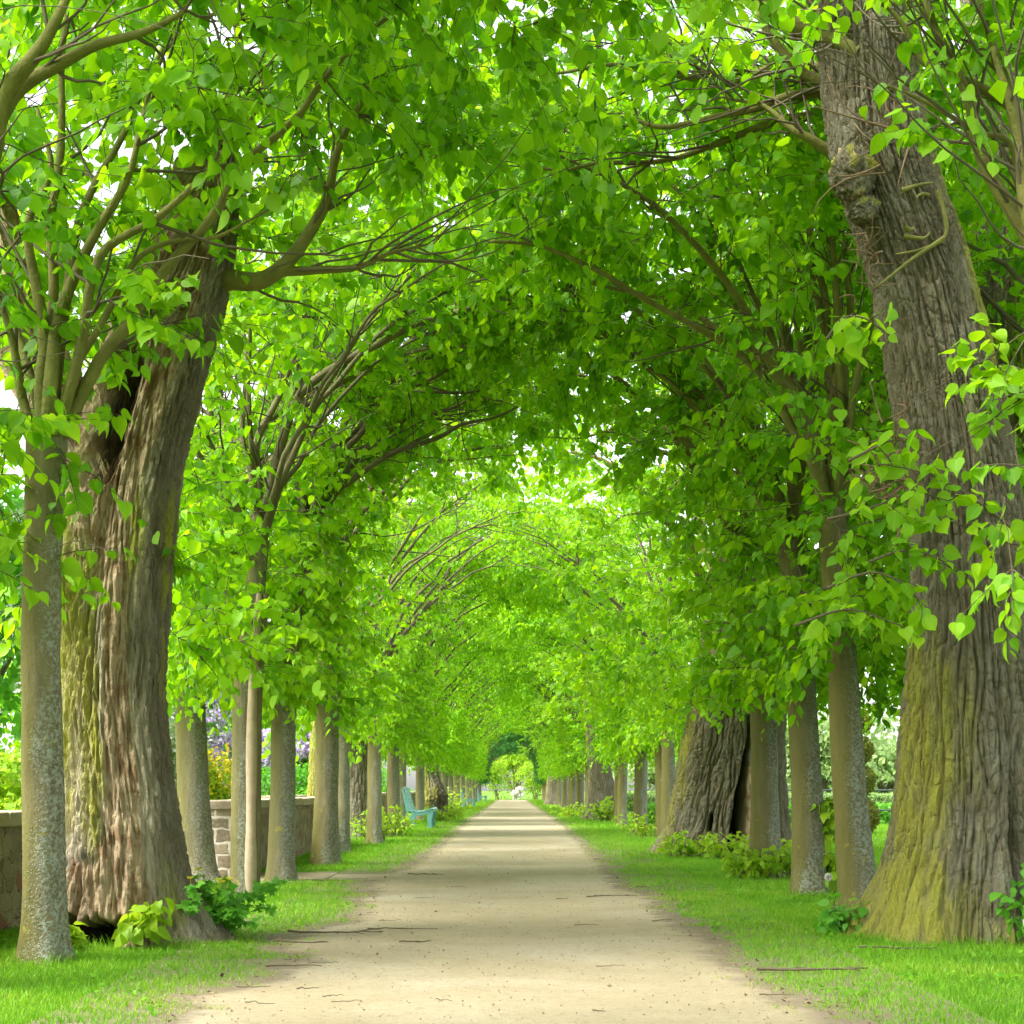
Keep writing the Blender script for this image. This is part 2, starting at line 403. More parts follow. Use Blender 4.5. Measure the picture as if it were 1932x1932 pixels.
M['white_bloom'] = leaf_mat('white_blossom', [(.72, .66, .60), (.8, .77, .72), (.85, .83, .8)], [(.7, .65, .6), (.75, .72, .7), (.8, .78, .75)], tmix=.3)
M['yellow_bloom'] = leaf_mat('yellow_blossom', [(.72, .58, .02), (.8, .68, .03), (.84, .75, .08)], [(.7, .55, .02), (.75, .62, .03), (.8, .7, .06)], tmix=.3)
M['young'] = young_bark('young_lime_bark')
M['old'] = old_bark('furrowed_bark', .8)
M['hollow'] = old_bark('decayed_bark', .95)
M['limb'] = plain('limb_bark', (.155, .135, .068), .9, .4, 9, .5)
M['limb_moss'] = plain('mossy_limb_bark', (.165, .158, .04), .9, .6, 9, .8)
M['twig'] = plain('twig_bark', (.12, .095, .058), .85, .3, 12)
M['deadtwig'] = plain('dead_twig', (.20, .13, .075), .9, .3, 12)
M['wood'] = plain('bare_wood', (.40, .31, .20), .85, .3, 14, .4)
M['sand'] = sand_mat()
M['lawn'] = lawn_mat()
M['stone'] = stone_mat('rubble_wall', False)
M['stone_sunlit'] = stone_mat('sunlit_rubble', True)
M['coping'] = plain('coping_stone', (.33, .27, .185), .92, .35, 7, .7)
M['teal'] = plain('teal_paint', (.10, .27, .24), .5, .12, 14, .1, .4)
M['slat_paint'] = plain('weathered_teal_paint', (.22, .38, .34), .6, .25, 18, .2, .35)
M['iron'] = plain('fence_iron', (.07, .09, .085), .5, .2, 10)
M['topiary'] = leaf_mat('yew_leaf', [(.07, .11, .02), (.12, .17, .02), (.2, .2, .03)], [(.12, .14, .01), (.2, .2, .02), (.3, .26, .03)])
M['plaster'] = plain('pale_render', (.78, .75, .70), .9, .06, 3)

# ------------------------------------------------------------------ ground, path
EDGE_L = np.array([[4, 1.22], [5.7, 1.26], [6.45, 1.38], [6.95, 1.14], [7.8, 1.05], [8.6, 1.34], [9.7, 1.27], [10.1, 1.03], [11.6, 1.18], [13.2, 1.22], [14.2, 1.35],
                   [16.3, 1.33], [16.7, 1.19], [22, 1.12], [40, 1.2], [125, 1.2]])
EDGE_R = np.array([[4, 1.25], [6.0, 1.23], [6.7, 1.14], [8, 1.08], [9, 1.16], [10.3, 1.08], [12.7, 1.15], [13.8, .97], [18, 1.09], [37, 1.24], [125, 1.2]])
SIDE0, SIDE1 = 14.55, 16.05                             # the sandy side path on the left

def edge_dist(x, y):
    """Signed distance from the path's edge: negative on sand, positive on turf."""
    p = np.stack([x * 3.1, y * 3.1, np.full_like(x, 3.3)], 1)
    wob = .07 * pn(p) + .035 * pn(p * 3.2)
    dl = -x - np.interp(y, EDGE_L[:, 0], EDGE_L[:, 1]) + wob
    dr = x - np.interp(y, EDGE_R[:, 0], EDGE_R[:, 1]) + wob
    d = np.where(x < 0, dl, dr)
    cy = (SIDE0 + SIDE1) / 2; hw = (SIDE1 - SIDE0) / 2 + .12 * np.sin(x * 1.3)
    ds = np.abs(y - cy) - hw + wob
    return np.where((x < -1.), np.minimum(d, ds), d)

g = MB(); S = 400
g.add([[-S, -60, 0], [S, -60, 0], [S, 700, 0], [-S, 700, 0]], [[0, 1, 2, 3]])
tag(g.build('ground', M['lawn'], smooth=False), kind='structure')

def path_sheet():
    xs = np.linspace(-1.75, 1.75, 71); ys = np.concatenate([np.arange(-6, 30, .06), np.arange(30, 124, .5)])
    X, Y = np.meshgrid(xs, ys)
    d = edge_dist(X.ravel(), Y.ravel())
    Z = .004 + .012 * fbm(np.stack([X.ravel() * .9, Y.ravel() * .5, X.ravel() * 0], 1), 2).clip(-.3, 1) * .3
    ny, nx = X.shape
    i = np.arange(ny - 1)[:, None] * nx + np.arange(nx - 1)[None]
    F = np.stack([i, i + 1, i + nx + 1, i + nx], -1).reshape(-1, 4)
    mb = MB(); mb.add(np.stack([X.ravel(), Y.ravel(), np.maximum(Z, .004)], 1), F, soil=sstep(-.36, .06, d) * 1.0)
    tag(mb.build('path', M['sand']), kind='structure')
    mb = MB()
    xs = np.linspace(-6, -1.76, 60); ys = np.linspace(SIDE0 - .25, SIDE1 + .25, 26)
    X, Y = np.meshgrid(xs, ys); ny, nx = X.shape
    i = np.arange(ny - 1)[:, None] * nx + np.arange(nx - 1)[None]
    F = np.stack([i, i + 1, i + nx + 1, i + nx], -1).reshape(-1, 4)
    d = edge_dist(X.ravel(), Y.ravel())
    mb.add(np.stack([X.ravel(), Y.ravel(), np.full(X.size, .006)], 1), F, soil=sstep(-.2, .15, d) * .7)
    tag(mb.build('side_path', M['sand']), kind='structure')
path_sheet()

# ------------------------------------------------------------------ trunks
TRUNKS = []           # (x, y, r) of every trunk foot, for the grass

def young_trunk(name_parent, pts, radii, rng, wobble=.085, rings=64, sides=28, flare=.25):
    """Round young trunk along local points; slight lumps, root flare, healed knots."""
    P = smooth_line(pts, rings); z = P[:, 2]
    s = np.linspace(0, 1, len(pts)); r = np.interp(np.linspace(0, 1, rings), s, radii)
    th = np.arange(sides) * 2 * np.pi / sides
    TH, ZI = np.meshgrid(th, np.arange(rings))
    off = rng.uniform(0, 50)
    q = np.stack([np.cos(TH).ravel() * 1.2 + off, np.sin(TH).ravel() * 1.2, P[ZI.ravel(), 2] * 1.6], 1)
    k = 1 + wobble * fbm(q, 3) + .018 * pn(np.stack([np.cos(TH).ravel() * 5, np.sin(TH).ravel() * 5 + off, P[ZI.ravel(), 2] * 9], 1))
    for _ in range(7):
        a0, z0 = rng.uniform(0, 6.28), rng.uniform(.3, P[-1, 2]); w0 = rng.uniform(.18, .4)
        k = k + rng.uniform(.05, .14) * np.exp(-(adist(TH.ravel(), a0) / w0) ** 2 - ((P[ZI.ravel(), 2] - z0) / (w0 * .22)) ** 2)
    fl = flare * np.exp(-np.maximum(P[ZI.ravel(), 2], 0) / .10) * (1 + .5 * np.cos(TH.ravel() * 4 + off))
    rr = (r[ZI.ravel()] * (k + fl)).reshape(rings, sides)
    V = P[:, None] + rr[..., None] * np.stack([np.cos(TH), np.sin(TH), 0 * TH], -1)
    i = np.arange(rings - 1)[:, None] * sides; j = np.arange(sides)[None]; kx = (j + 1) % sides
    F = np.stack([i + j, i + kx, i + sides + kx, i + sides + j], -1).reshape(-1, 4)
    mb = MB(); mb.add(V.reshape(-1, 3), F)
    top = (rings - 1) * sides
    mb.more(np.array([[top, top + q2, top + q2 + 1] for q2 in range(1, sides - 1)]))
    return mb.build('trunk', M['young'], name_parent)

def big_trunk(parent, pts, radii, ntheta, nz, disp, mat, name='trunk', rough=1.0, furrow=.022, seed=0., fz=1.9, lean_fiber=0., close=True):
    """Old trunk as a fine sheet of furrowed bark. disp(theta, z, x, y) -> (dr, moss, wood, rot, smoothness)."""
    P = smooth_line(pts, nz); r = np.interp(np.linspace(0, 1, nz), np.linspace(0, 1, len(pts)), radii)
    th = np.arange(ntheta) * 2 * np.pi / ntheta
    TH, ZI = np.meshgrid(th, np.arange(nz)); t = TH.ravel(); zi = ZI.ravel(); z = P[zi, 2]
    rb = r[zi]
    rm = np.median(radii)
    tt = t + lean_fiber * z
    cx, cy = np.cos(tt) * rm, np.sin(tt) * rm
    warp = .022 * np.stack([pn(np.stack([cx * 6 + seed, cy * 6, z * 2.2], 1)), pn(np.stack([cx * 6, cy * 6 + seed, z * 2.2 + 9], 1))], 1)
    cx2, cy2 = cx + warp[:, 0], cy + warp[:, 1]
    kf = 26 if rm < .5 else 15
    a = pn(np.stack([cx2 * kf + seed, cy2 * kf, z * fz], 1)); b = pn(np.stack([cx2 * kf * 2.1, cy2 * kf * 2.1 + seed, z * fz * 2.2], 1))
    c = pn(np.stack([cx2 * 12, cy2 * 12 + seed, z * 9], 1))
    rid = np.clip(np.abs(a) * 3.4, 0, 1) ** .75 * .68 + np.clip(np.abs(b) * 3.2, 0, 1) ** .8 * .32     # 0 in the furrows, 1 on the ridges
    c2 = pn(np.stack([cx2 * 19, cy2 * 19 + seed, z * 7], 1))
    rid = rid * (1 - (.26 * np.clip(1 - np.abs(c) * 10, 0, 1) + .2 * np.clip(1 - np.abs(c2) * 10, 0, 1)) * sstep(.05, .6, z))
    fine = pn(np.stack([cx * 60, cy * 60, z * 30 + seed], 1))
    dr, moss, wood, rot, smo = disp(t, z, np.cos(t), np.sin(t))
    rr = rb + dr + (rid - .6) * furrow * 1.6 * (1 - smo) + fine * .0035 * rough
    V = np.stack([P[zi, 0] + rr * np.cos(t), P[zi, 1] + rr * np.sin(t), z], 1)
    i = np.arange(nz - 1)[:, None] * ntheta; j = np.arange(ntheta)[None]; k = (j + 1) % ntheta
    F = np.stack([i + j, i + k, i + ntheta + k, i + ntheta + j], -1).reshape(-1, 4)
    mb = MB(); mb.add(V, F, ridge=rid, moss=moss, wood=wood, rot=rot, dead=np.clip(smo * 5, 0, 1))
    if close:
        top = (nz - 1) * ntheta
        mb.more(np.array([[top, top + q, top + q + 1] for q in range(1, ntheta - 1)]))
    return mb.build(name, mat, parent)

def adist(t, a):
    return np.abs((t - a + np.pi) % (2 * np.pi) - np.pi)

# ------------------------------------------------------------------ crowns
def shell_points(rng, n, half, vlo, vhi, zs=1.95, top=4.75, thin=0., outer=.3, skirt=.22, upmax=1.3):
    """Points where the leafy sprays sit: the inner face of the vault, the skirt round the trunk head and the outer crown."""
    out = []
    n1 = int(n * (1 - outer - skirt)); n2 = int(n * skirt); n3 = n - n1 - n2
    # vault face
    ph = rng.uniform(-.04, 1.13, n1) * np.pi / 2
    t = upmax * rng.uniform(0, 1, n1) ** 2.1
    a, b = 1.95 + t, top - zs + t
    xx = np.sign(np.cos(ph)) * np.abs(np.cos(ph)) ** .82 * a; zz = zs + np.sin(ph) * b
    keep = rng.uniform(0, 1, n1) > thin * sstep(.55, 1.0, ph)
    out.append(np.stack([half - xx, rng.uniform(vlo, vhi, n1), zz], 1)[keep])
    # skirt
    u = rng.normal(-.1, .33, n2).clip(-.85, .5)
    out.append(np.stack([u, rng.uniform(vlo, vhi, n2), zs - .1 + rng.uniform(0, 1, n2) ** 1.3 * 1.3], 1))
    # outer and upper crown
    u = rng.uniform(-1.1, half * 1.05, n3); zz = np.where(u < 0, rng.uniform(2.3, 5.6, n3), rng.uniform(4.6, 6.3, n3))
    u = np.where(u < 0, u * rng.uniform(.5, 1, n3), u)
    k3 = rng.uniform(0, 1, n3) > thin * .8 * (u > .2)
    out.append(np.stack([u, rng.uniform(vlo, vhi, n3), zz], 1)[k3])
    return np.concatenate(out)

def default_limbs(rng, top, half, vlo, vhi, n_in=5, n_up=4, n_out=3, r0=.05):
    """Stems fanning from the trunk head: arching over the path, upright, and leaning outwards."""
    L = []; s = np.array(top) - np.array([0, 0, .12]); zh = top[2]
    for i in range(n_in):
        v = np.interp((i + rng.uniform(.2, .8)) / n_in, [0, 1], [vlo, vhi]) * .95
        e = (half * rng.uniform(.72, 1.08), v, rng.uniform(4.5, 5.2)); m = (half * rng.uniform(.12, .34), v * .5, zh + rng.uniform(1.2, 1.8))
        L.append((bez(s, m, e, 12), r0 * rng.uniform(.7, 1.1)))
    for i in range(n_up):
        v = rng.uniform(vlo, vhi) * .8
        e = (rng.uniform(-.3, .9), v, rng.uniform(5.4, 6.3)); m = (rng.uniform(-.15, .1), v * .25, zh + 1.7)
        L.append((bez(s, m, e, 12), r0 * rng.uniform(.7, 1.)))
    for i in range(n_out):
        v = rng.uniform(vlo, vhi) * .9
        e = (rng.uniform(-1.2, -.6), v, rng.uniform(4., 5.2)); m = (-.3, v * .4, zh + 1.0)
        L.append((bez(s, m, e, 12), r0 * rng.uniform(.6, .9)))
    return L

def wobble_line(P, rng, amp=.05, f=1.3):
    o = rng.uniform(0, 99)
    q = np.stack([P[:, 2] * f + o, P[:, 1] * f, P[:, 0] * f], 1)
    w = np.stack([pn(q), pn(q + 31), pn(q + 63)], 1) * amp
    k = np.linspace(0, 1, len(P))[:, None]
    return P + w * np.minimum(k * 4, 1)

def grow(parent, rng, limbs, pts, zh, lod=0, size=.1, ntwig=3, nleaf=9, bare=.22, leaf='leaf', limbmat='limb', limb_parts=True, crown=True, var=None, twigmat='twig'):
    """limbs -> branches towards the spray points -> twigs -> leaves, all children of the tree's Empty."""
    nodes, ndir, nrad = [], [], []
    allP = []
    merged = MB()
    for P, r0 in limbs:
        P = wobble_line(P, rng, .10, 1.9)
        n = len(P); rad = r0 * (1 - .8 * np.linspace(0, 1, n) ** .8)
        if limb_parts:
            mb = MB(); tubes(mb, smooth_line(P, n * 2), np.interp(np.linspace(0, 1, n * 2), np.linspace(0, 1, n), rad), 9 if lod <= 0 else 6)
            mb.build('limb', M[limbmat], parent)
        else:
            tubes(merged, P, rad, 5)
        k = slice(2, None)
        nodes.append(P[k]); ndir.append(norm(np.gradient(P, axis=0))[k]); nrad.append(rad[k])
    nodes = np.concatenate(nodes); ndir = np.concatenate(ndir); nrad = np.concatenate(nrad)
    head = np.array([0, 0, zh])
    order = np.argsort(np.linalg.norm(pts - head, axis=1) + rng.uniform(0, .3, len(pts)))
    BP, BR, ends, dirs = [], [], [], []
    for i in order:
        p = pts[i]
        dd = np.linalg.norm(nodes - p, axis=1) + .25 * np.maximum(nodes[:, 2] - p[2], 0) + rng.uniform(0, .12, len(nodes))
        j = int(dd.argmin()); q = nodes[j]; d = np.linalg.norm(p - q)
        if d < .06: ends.append(p); dirs.append(ndir[j]); continue
        c = q + ndir[j] * d * .4 + rng.normal(size=3) * .07 * d
        c = c * .6 + (q + p) * .2
        B = bez(q, c, p, 7); B[1:-1] += rng.normal(size=(5, 3)) * .022 * min(d, 1.2)
        rb = min(nrad[j] * .8, .006 + .014 * d); rad = np.linspace(rb, max(.0025, rb * .3), 7)
        BP.append(B); BR.append(rad)
        nodes = np.concatenate([nodes, B[2:]]); dr = norm(np.gradient(B, axis=0)); ndir = np.concatenate([ndir, dr[2:]]); nrad = np.concatenate([nrad, rad[2:]])
        ends.append(p); dirs.append(dr[-1])
    nt_ = {0: 170, -1: 60}.get(lod, 45)
    jj = rng.choice(np.where(nrad > .004)[0], nt_); Lt = rng.uniform(.35, 1.25, (nt_, 1))
    dt = norm(ndir[jj] * .7 + rng.normal(size=(nt_, 3)) * np.array([.5, .6, .35]) + np.array([.15, 0, .1]))
    q0 = nodes[jj]; q2 = q0 + dt * Lt; q1 = (q0 + q2) / 2 + rng.normal(size=(nt_, 3)) * .1 * Lt
    TP = bez(q0, q1, q2, 8); TP[:, 1:] += np.cumsum(rng.normal(size=(nt_, 7, 3)) * .012, 1)
    tubes(merged, TP, np.minimum(nrad[jj] * .7, .010)[:, None] * np.linspace(1, .25, 8)[None], 4, cap=False)
    ends, dirs = np.array(ends), np.array(dirs)
    if BP: tubes(merged, np.array(BP), np.array(BR), 5 if lod <= 0 else 4, cap=False)
    leafy = rng.uniform(0, 1, len(ends)) > bare
    mbL = MB()
    tmpl = LEAF_FINE if lod < 0 else LEAF_HI if lod == 0 else LEAF_LO
    vc = None if var is None else np.clip(rng.normal(var, .2, leafy.sum()), 0, 1)
    sprays(merged if lod < 2 else None, mbL, ends[leafy], dirs[leafy], rng, ntwig, nleaf, size=size, tmpl=tmpl, face=np.array([.25, 0, 0]), var_c=vc)
    br = merged.build('branchwork', M[twigmat], parent)
    if crown:
        cr = mbL.build('crown', M[leaf], parent)
    return br, mbL

def lime(label, d, X, r, seed, vlo=-1.4, vhi=1.4, zh=2.45, lean=(0, 0), n=420, thin=0., lod=0, size=.082, trunk=None, limbs=None, extra_limbs=None, group=None, rmix=None,
         bare=.2, leaf='leaf', outer=.32, skirt=.17, nleaf=10, var=None, limbmat='limb', half=None, crown_pts=None, ntwig=4, clear=None):
    """One pleached lime: local +X points at the path."""
    rng = np.random.RandomState(seed)
    right = X > 0
    t = thing('lime_tree', label, 'tree', (X, d, 0), math.pi if right else 0, group)
    TRUNKS.append((X, d, r))
    sg = -1 if right else 1
    loc = lambda w: np.stack([(np.asarray(w)[:, 0] - X) * sg, (np.asarray(w)[:, 1] - d) * sg, np.asarray(w)[:, 2]], 1)
    if trunk is None:
        lx, ly = lean
        tp = [(0, 0, -.05), (lx * .2, ly * .2, .5), (lx * .55, ly * .5, 1.4), (lx, ly, zh + .05)]; tr = [r * 1.08, r, r * .93, r * .86]
    else:
        tp, tr = loc(trunk[0]), trunk[1]
    young_trunk(t, tp, tr, rng)
    top = np.array(tp[-1]); zh = top[2]
    half = abs(X) if half is None else half
    if right: vlo, vhi = -vhi, -vlo
    L = default_limbs(rng, top, half, vlo, vhi, r0=r * .42, **(limbs or {}))
    for w, r0 in (extra_limbs or []):
        L.append((smooth_line(loc(w), 16), r0))
    pts = shell_points(rng, n, half, vlo, vhi, thin=thin, outer=outer, skirt=skirt) if crown_pts is None else crown_pts(rng, loc)
    u0 = np.abs(pts[:, 0] - top[0]) < .24
    if lod <= 0: pts = pts[~(u0 & (pts[:, 2] < 3.2) & (rng.uniform(0, 1, len(pts)) > .5))]
    if clear is not None:                                  # openings in the crown, as boxes in world x and z
        wx = X + sg * pts[:, 0]
        for (a, b, c, e, keep) in clear:
            ins = (wx > a) & (wx < b) & (pts[:, 2] > c) & (pts[:, 2] < e) & (rng.uniform(0, 1, len(pts)) > keep)
            pts, wx = pts[~ins], wx[~ins]
    grow(t, rng, L, pts, zh, lod, size, ntwig, nleaf, bare, leaf, limb_parts=lod <= 0, var=var, limbmat=limbmat)
    return t

W = lambda lst, d: np.array([at(x, y, d + (dd[0] if dd else 0)) for x, y, *dd in lst])


# ------------------------------------------------------------------ the near limes
ROW = 'young limes of the avenue'
lime('young lime beyond the left edge, only its mossy limbs and leaves in view', 6.7, -2.62, .12, 101, -.6, 1.3, n=200, lod=-1, limbs=dict(n_in=0, n_up=1, n_out=1), limbmat='limb_moss', skirt=.12, clear=[(-2.3, -1.2, 1.5, 3.9, .0)],
     extra_limbs=[(W([(-60, 500), (-30, 330), (30, 170), (150, 108), (250, 68), (330, 0)], 7.0), .055), (W([(-60, 480), (-20, 200), (60, 90), (150, -20)], 6.9), .07)], group=ROW)
lime('slim lichen spotted lime in front of the hollow old trunk', 7.82, -2.30, .104, 102, -.9, 1.9, n=560, group=ROW, limbs=dict(n_in=1, n_up=2, n_out=1), limbmat='limb_moss', lod=-1, skirt=.14, clear=[(-2.26, -1.2, 1.5, 3.05, .08), (-2.26, -1.2, 3.05, 3.9, .45)],
     trunk=(W([(85, 1830), (83, 1600), (78, 1300), (80, 1050), (88, 830)], 7.82), [.112, .104, .095, .092, .098]),
     extra_limbs=[(W([(70, 870), (45, 720), (20, 560), (-20, 420)], 7.8), .035), (W([(85, 850), (75, 650), (70, 500), (90, 330), (70, 200)], 7.8), .045),
                  (W([(90, 860), (105, 680), (130, 520), (200, 400), (260, 270), (300, 120)], 7.8), .045), (W([(100, 850), (140, 680), (200, 500), (328, 376), (440, 265), (506, 191)], 7.8), .036),
                  (W([(100, 830), (170, 640), (260, 500), (380, 440), (520, 400)], 7.9), .026)])
strip_tree = lime('thin lime with a tan strip of bare wood down its right side', 12.7, -2.13, .085, 103, -2.2, 1.1, n=470, group=ROW, limbs=dict(n_in=4, n_up=2, n_out=2), thin=.05, clear=[(-1.9, -.2, 2.7, 4.3, .4)],
     trunk=(W([(458, 1697), (457, 1500), (460, 1300), (478, 1150), (490, 1020)], 12.7), [.10, .085, .08, .075, .08]),
     extra_limbs=[(W([(487, 1040), (510, 900), (560, 750), (690, 655), (850, 597), (950, 510), (985, 430)], 12.7), .055), (W([(487, 1030), (480, 900), (500, 780), (560, 640), (600, 480)], 12.7), .05)])
mb = MB(); P = smooth_line(W([(472, 1700), (474, 1500), (477, 1300), (489, 1120)], 12.64) - np.array([-2.13, 12.7, 0]), 30)
tubes(mb, P, .046 + .006 * np.sin(np.linspace(0, 17, 30)) * np.linspace(1, .3, 30) - .02 * np.linspace(0, 1, 30) ** 3, 14); mb.build('wood_strip', M['wood'], strip_tree)
mb = MB(); tubes(mb, P + np.array([.045, .03, 0]), np.full(30, .03), 10); mb.build('bark_edge', M['limb'], strip_tree)
lime('stout grey lime behind the flared foot of the hollow trunk', 14.9, -2.94, .15, 104, -1.9, 1.5, n=330, group=ROW, skirt=.34,
     trunk=(W([(376, 1670), (365, 1500), (362, 1300), (390, 1150), (420, 1000)], 14.9), [.18, .148, .135, .12, .11]))
lime('smooth olive lime beside the corner of the sandy side path', 14.7, -2.14, .118, 105, -1.0, 1.5, n=500, group=ROW, thin=.08,
     trunk=(W([(531, 1668), (533, 1500), (538, 1300), (550, 1150), (585, 1000)], 14.7), [.13, .115, .112, .105, .095]),
     extra_limbs=[(W([(585, 1010), (620, 940), (700, 880), (800, 840), (900, 790), (980, 760)], 14.7), .05), (W([(580, 1020), (600, 900), (690, 790), (800, 700), (880, 660)], 14.9), .045)])
lime('pale lichen coated lime with a tuft of grass round its foot', 17.8, -2.09, .135, 106, -1.6, 1.6, n=460, group=ROW, thin=.15,
     trunk=(W([(614, 1638), (616, 1500), (618, 1350), (622, 1200), (628, 1060)], 17.8), [.15, .133, .128, .12, .115]))
lime('plain olive lime just right of the pale lichen coated one', 21, -2.24, .1, 107, -1.7, 1.8, n=290, thin=.5, group=ROW)
lime('grey lime standing before the furrowed old trunk on the left', 24.5, -2.12, .112, 108, -1.8, 1.6, n=290, thin=.45, lod=1, group=ROW)

lime('lime beyond the right edge, only its mossy limbs and hanging leaves in view', 7.3, 2.58, .11, 121, -1.1, 1.2, n=110, lod=-1, limbmat='limb_moss', group=ROW, skirt=.0, outer=.25, bare=.6, limbs=dict(n_in=0, n_up=1, n_out=1),
     extra_limbs=[(W([(1985, 700), (1945, 480), (1895, 330), (1850, 230), (1800, 120), (1740, -20)], 7.3), .055), (W([(1985, 680), (1950, 380), (1905, 190), (1870, 60), (1840, -60)], 7.2), .05),
                  (W([(1990, 620), (1935, 300), (1860, 190), (1760, 100), (1700, 40), (1640, -20)], 7.4), .04), (W([(1980, 720), (1960, 520), (1930, 400), (1926, 220), (1880, 80)], 7.1), .06),
                  (W([(1960, 560), (1900, 280), (1820, 240), (1700, 170), (1660, 150)], 7.5), .022)],
     crown_pts=lambda rng, loc: loc(np.array([at(rng.uniform(*a), rng.uniform(*b), rng.uniform(6.9, 7.6)) for a, b, k in
        [((1880, 1960), (640, 760), 5), ((1870, 1960), (740, 900), 6), ((1890, 1970), (880, 1000), 4), ((1885, 1960), (1040, 1120), 4), ((1720, 1800), (240, 290), 2), ((1790, 1850), (20, 220), 3),
         ((1900, 1990), (0, 200), 4), ((1700, 1990), (-300, -60), 40), ((700, 1700), (-420, -30), 80)] for _ in range(k)])))
lime('grey lime leaning left behind the flared foot of the biggest near trunk', 11.1, 2.38, .115, 122, -1.6, .9, n=460, group=ROW, limbmat='limb_moss', limbs=dict(n_in=3, n_up=6, n_out=3), thin=.05, clear=[(1.0, 2.6, 2.5, 4.4, .4)],
     trunk=(W([(1622, 1735), (1604, 1500), (1592, 1300), (1580, 1120), (1566, 960)], 11.1), [.135, .115, .108, .1, .1]),
     extra_limbs=[(W([(1562, 980), (1530, 850), (1492, 745), (1432, 640), (1375, 530), (1320, 430), (1240, 330)], 11.1), .062), (W([(1570, 980), (1560, 860), (1535, 760), (1480, 690), (1440, 600), (1400, 480)], 11.2), .05),
                  (W([(1566, 985), (1580, 860), (1585, 700), (1580, 520), (1560, 380)], 11.3), .045)])
shoot_tree = lime('upright grey lime with yellow green shoots sprouting from its right side', 12.8, 2.39, .122, 123, -1.0, 1.3, n=440, group=ROW, limbmat='limb_moss', limbs=dict(n_in=5, n_up=7, n_out=3), thin=.08,
     trunk=(W([(1527, 1695), (1522, 1500), (1512, 1300), (1505, 1150), (1490, 1020)], 12.8), [.138, .122, .116, .112, .1]))
lime('grey lime standing in front of the split giant trunk', 15.4, 2.45, .13, 124, -1.4, 1.9, n=460, group=ROW, limbmat='limb_moss', limbs=dict(n_in=6, n_up=6, n_out=2), thin=.1,
     trunk=(W([(1445, 1662), (1443, 1500), (1440, 1330), (1425, 1180), (1400, 1060)], 15.4), [.155, .13, .125, .115, .1]))
lime('young lime just left of the split giant, its foot hidden by the root flare', 24.6, 2.42, .11, 125, -1.8, 1.5, n=290, thin=.45, lod=1, group=ROW)

# more of the row, further along: eight kinds of tree, copied with their parts
PROTOS = [None] * 8
def far_lime(i, d, X, rz, label, s=1., leafmat=None):
    k = i % 8
    if PROTOS[k] is None:
        rng = np.random.RandomState(300 + k)
        o = lime(label, 0, -2.3, .112 + .012 * (k % 3), 300 + k, -1.35, 1.35, n=620, lod=1 if k < 4 else 2, thin=(.05, .3, .1, .2)[k % 4], size=.088, nleaf=10, group=ROW, lean=(rng.uniform(-.1, .1), rng.uniform(-.2, .2)), zh=2.3,
                 limbs=dict(n_in=3, n_up=2, n_out=1), bare=.15)
        TRUNKS.pop(); PROTOS[k] = o
    else:
        o = copy_tree(PROTOS[k]); o['label'] = label
    o.location = (X, d, 0); o.rotation_euler = (0, 0, rz); o.scale = (1, 1, s)
    TRUNKS.append((X, d, .12))
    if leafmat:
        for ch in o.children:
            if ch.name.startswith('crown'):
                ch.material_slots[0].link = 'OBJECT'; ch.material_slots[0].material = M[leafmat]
    return o
rngF = np.random.RandomState(77)
# left row: distances read off the photo as far as single trunks show
LEFT = [(28.2, -2.5), (31.0, -2.3), (37.2, -2.62), (40.5, -3.1), (42.5, -2.45), (49, -2.3), (52, -2.4), (54.5, -2.3), (58, -2.25), (62, -2.4), (65.5, -2.3), (69, -2.4), (74, -2.3), (78, -2.4), (82, -2.3), (86, -2.3), (90, -2.4),
        (94, -2.3), (98, -2.3), (102.5, -2.4), (107, -2.3), (112, -2.3), (117, -2.35)]
RIGHT = [(27.4, 2.6), (30.6, 2.46), (33.6, 2.7), (37, 2.55), (41, 2.75), (49, 2.35), (52, 2.5), (54.5, 2.35), (57.5, 2.45), (61.5, 2.35), (65, 2.4), (69, 2.3), (73, 2.4), (77.5, 2.3), (81, 2.4), (89, 2.35), (93, 2.4), (97, 2.3),
         (101, 2.4), (106, 2.3), (111, 2.35), (116, 2.3)]
def far_label(side, d):
    if side < 0:
        if d < 33: return 'slim grey lime in the left row short of the nearest teal bench'
        if d < 46: return 'slim lime in the left row behind the nearest teal bench'
        if d < 73: return 'slim lime in the left row between the nearest and the middle bench'
        if d < 104: return 'slim distant lime in the left row between the two far benches'
        return 'slim distant lime in the left row beyond the last bench'
    if d < 43: return 'slim grey lime in the right row between the split giant and the next old trunk'
    if d < 83: return 'slim distant lime in the right row beyond the second old trunk'
    return 'slim lime at the far right end of the avenue tunnel'
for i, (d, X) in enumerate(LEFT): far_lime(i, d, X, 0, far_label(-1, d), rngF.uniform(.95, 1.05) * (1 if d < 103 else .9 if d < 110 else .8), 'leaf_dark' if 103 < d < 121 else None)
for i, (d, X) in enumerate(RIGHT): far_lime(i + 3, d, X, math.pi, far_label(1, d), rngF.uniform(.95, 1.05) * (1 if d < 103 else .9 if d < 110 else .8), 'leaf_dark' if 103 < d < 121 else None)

for i, (d, X) in enumerate([(3.4, -2.35), (3.6, 2.4), (.4, -2.3), (.2, 2.4)]):
    far_lime(i * 2 + 1, d, X, math.pi if X > 0 else 0, 'young lime beside the photographer, only its shade in view')
for i, (d, X) in enumerate([(13.6, 4.5), (17.4, 4.7), (10.4, 4.6)]):
    far_lime(i * 2, d, X, math.pi, 'lime in the back row behind the massive leaning trunk')
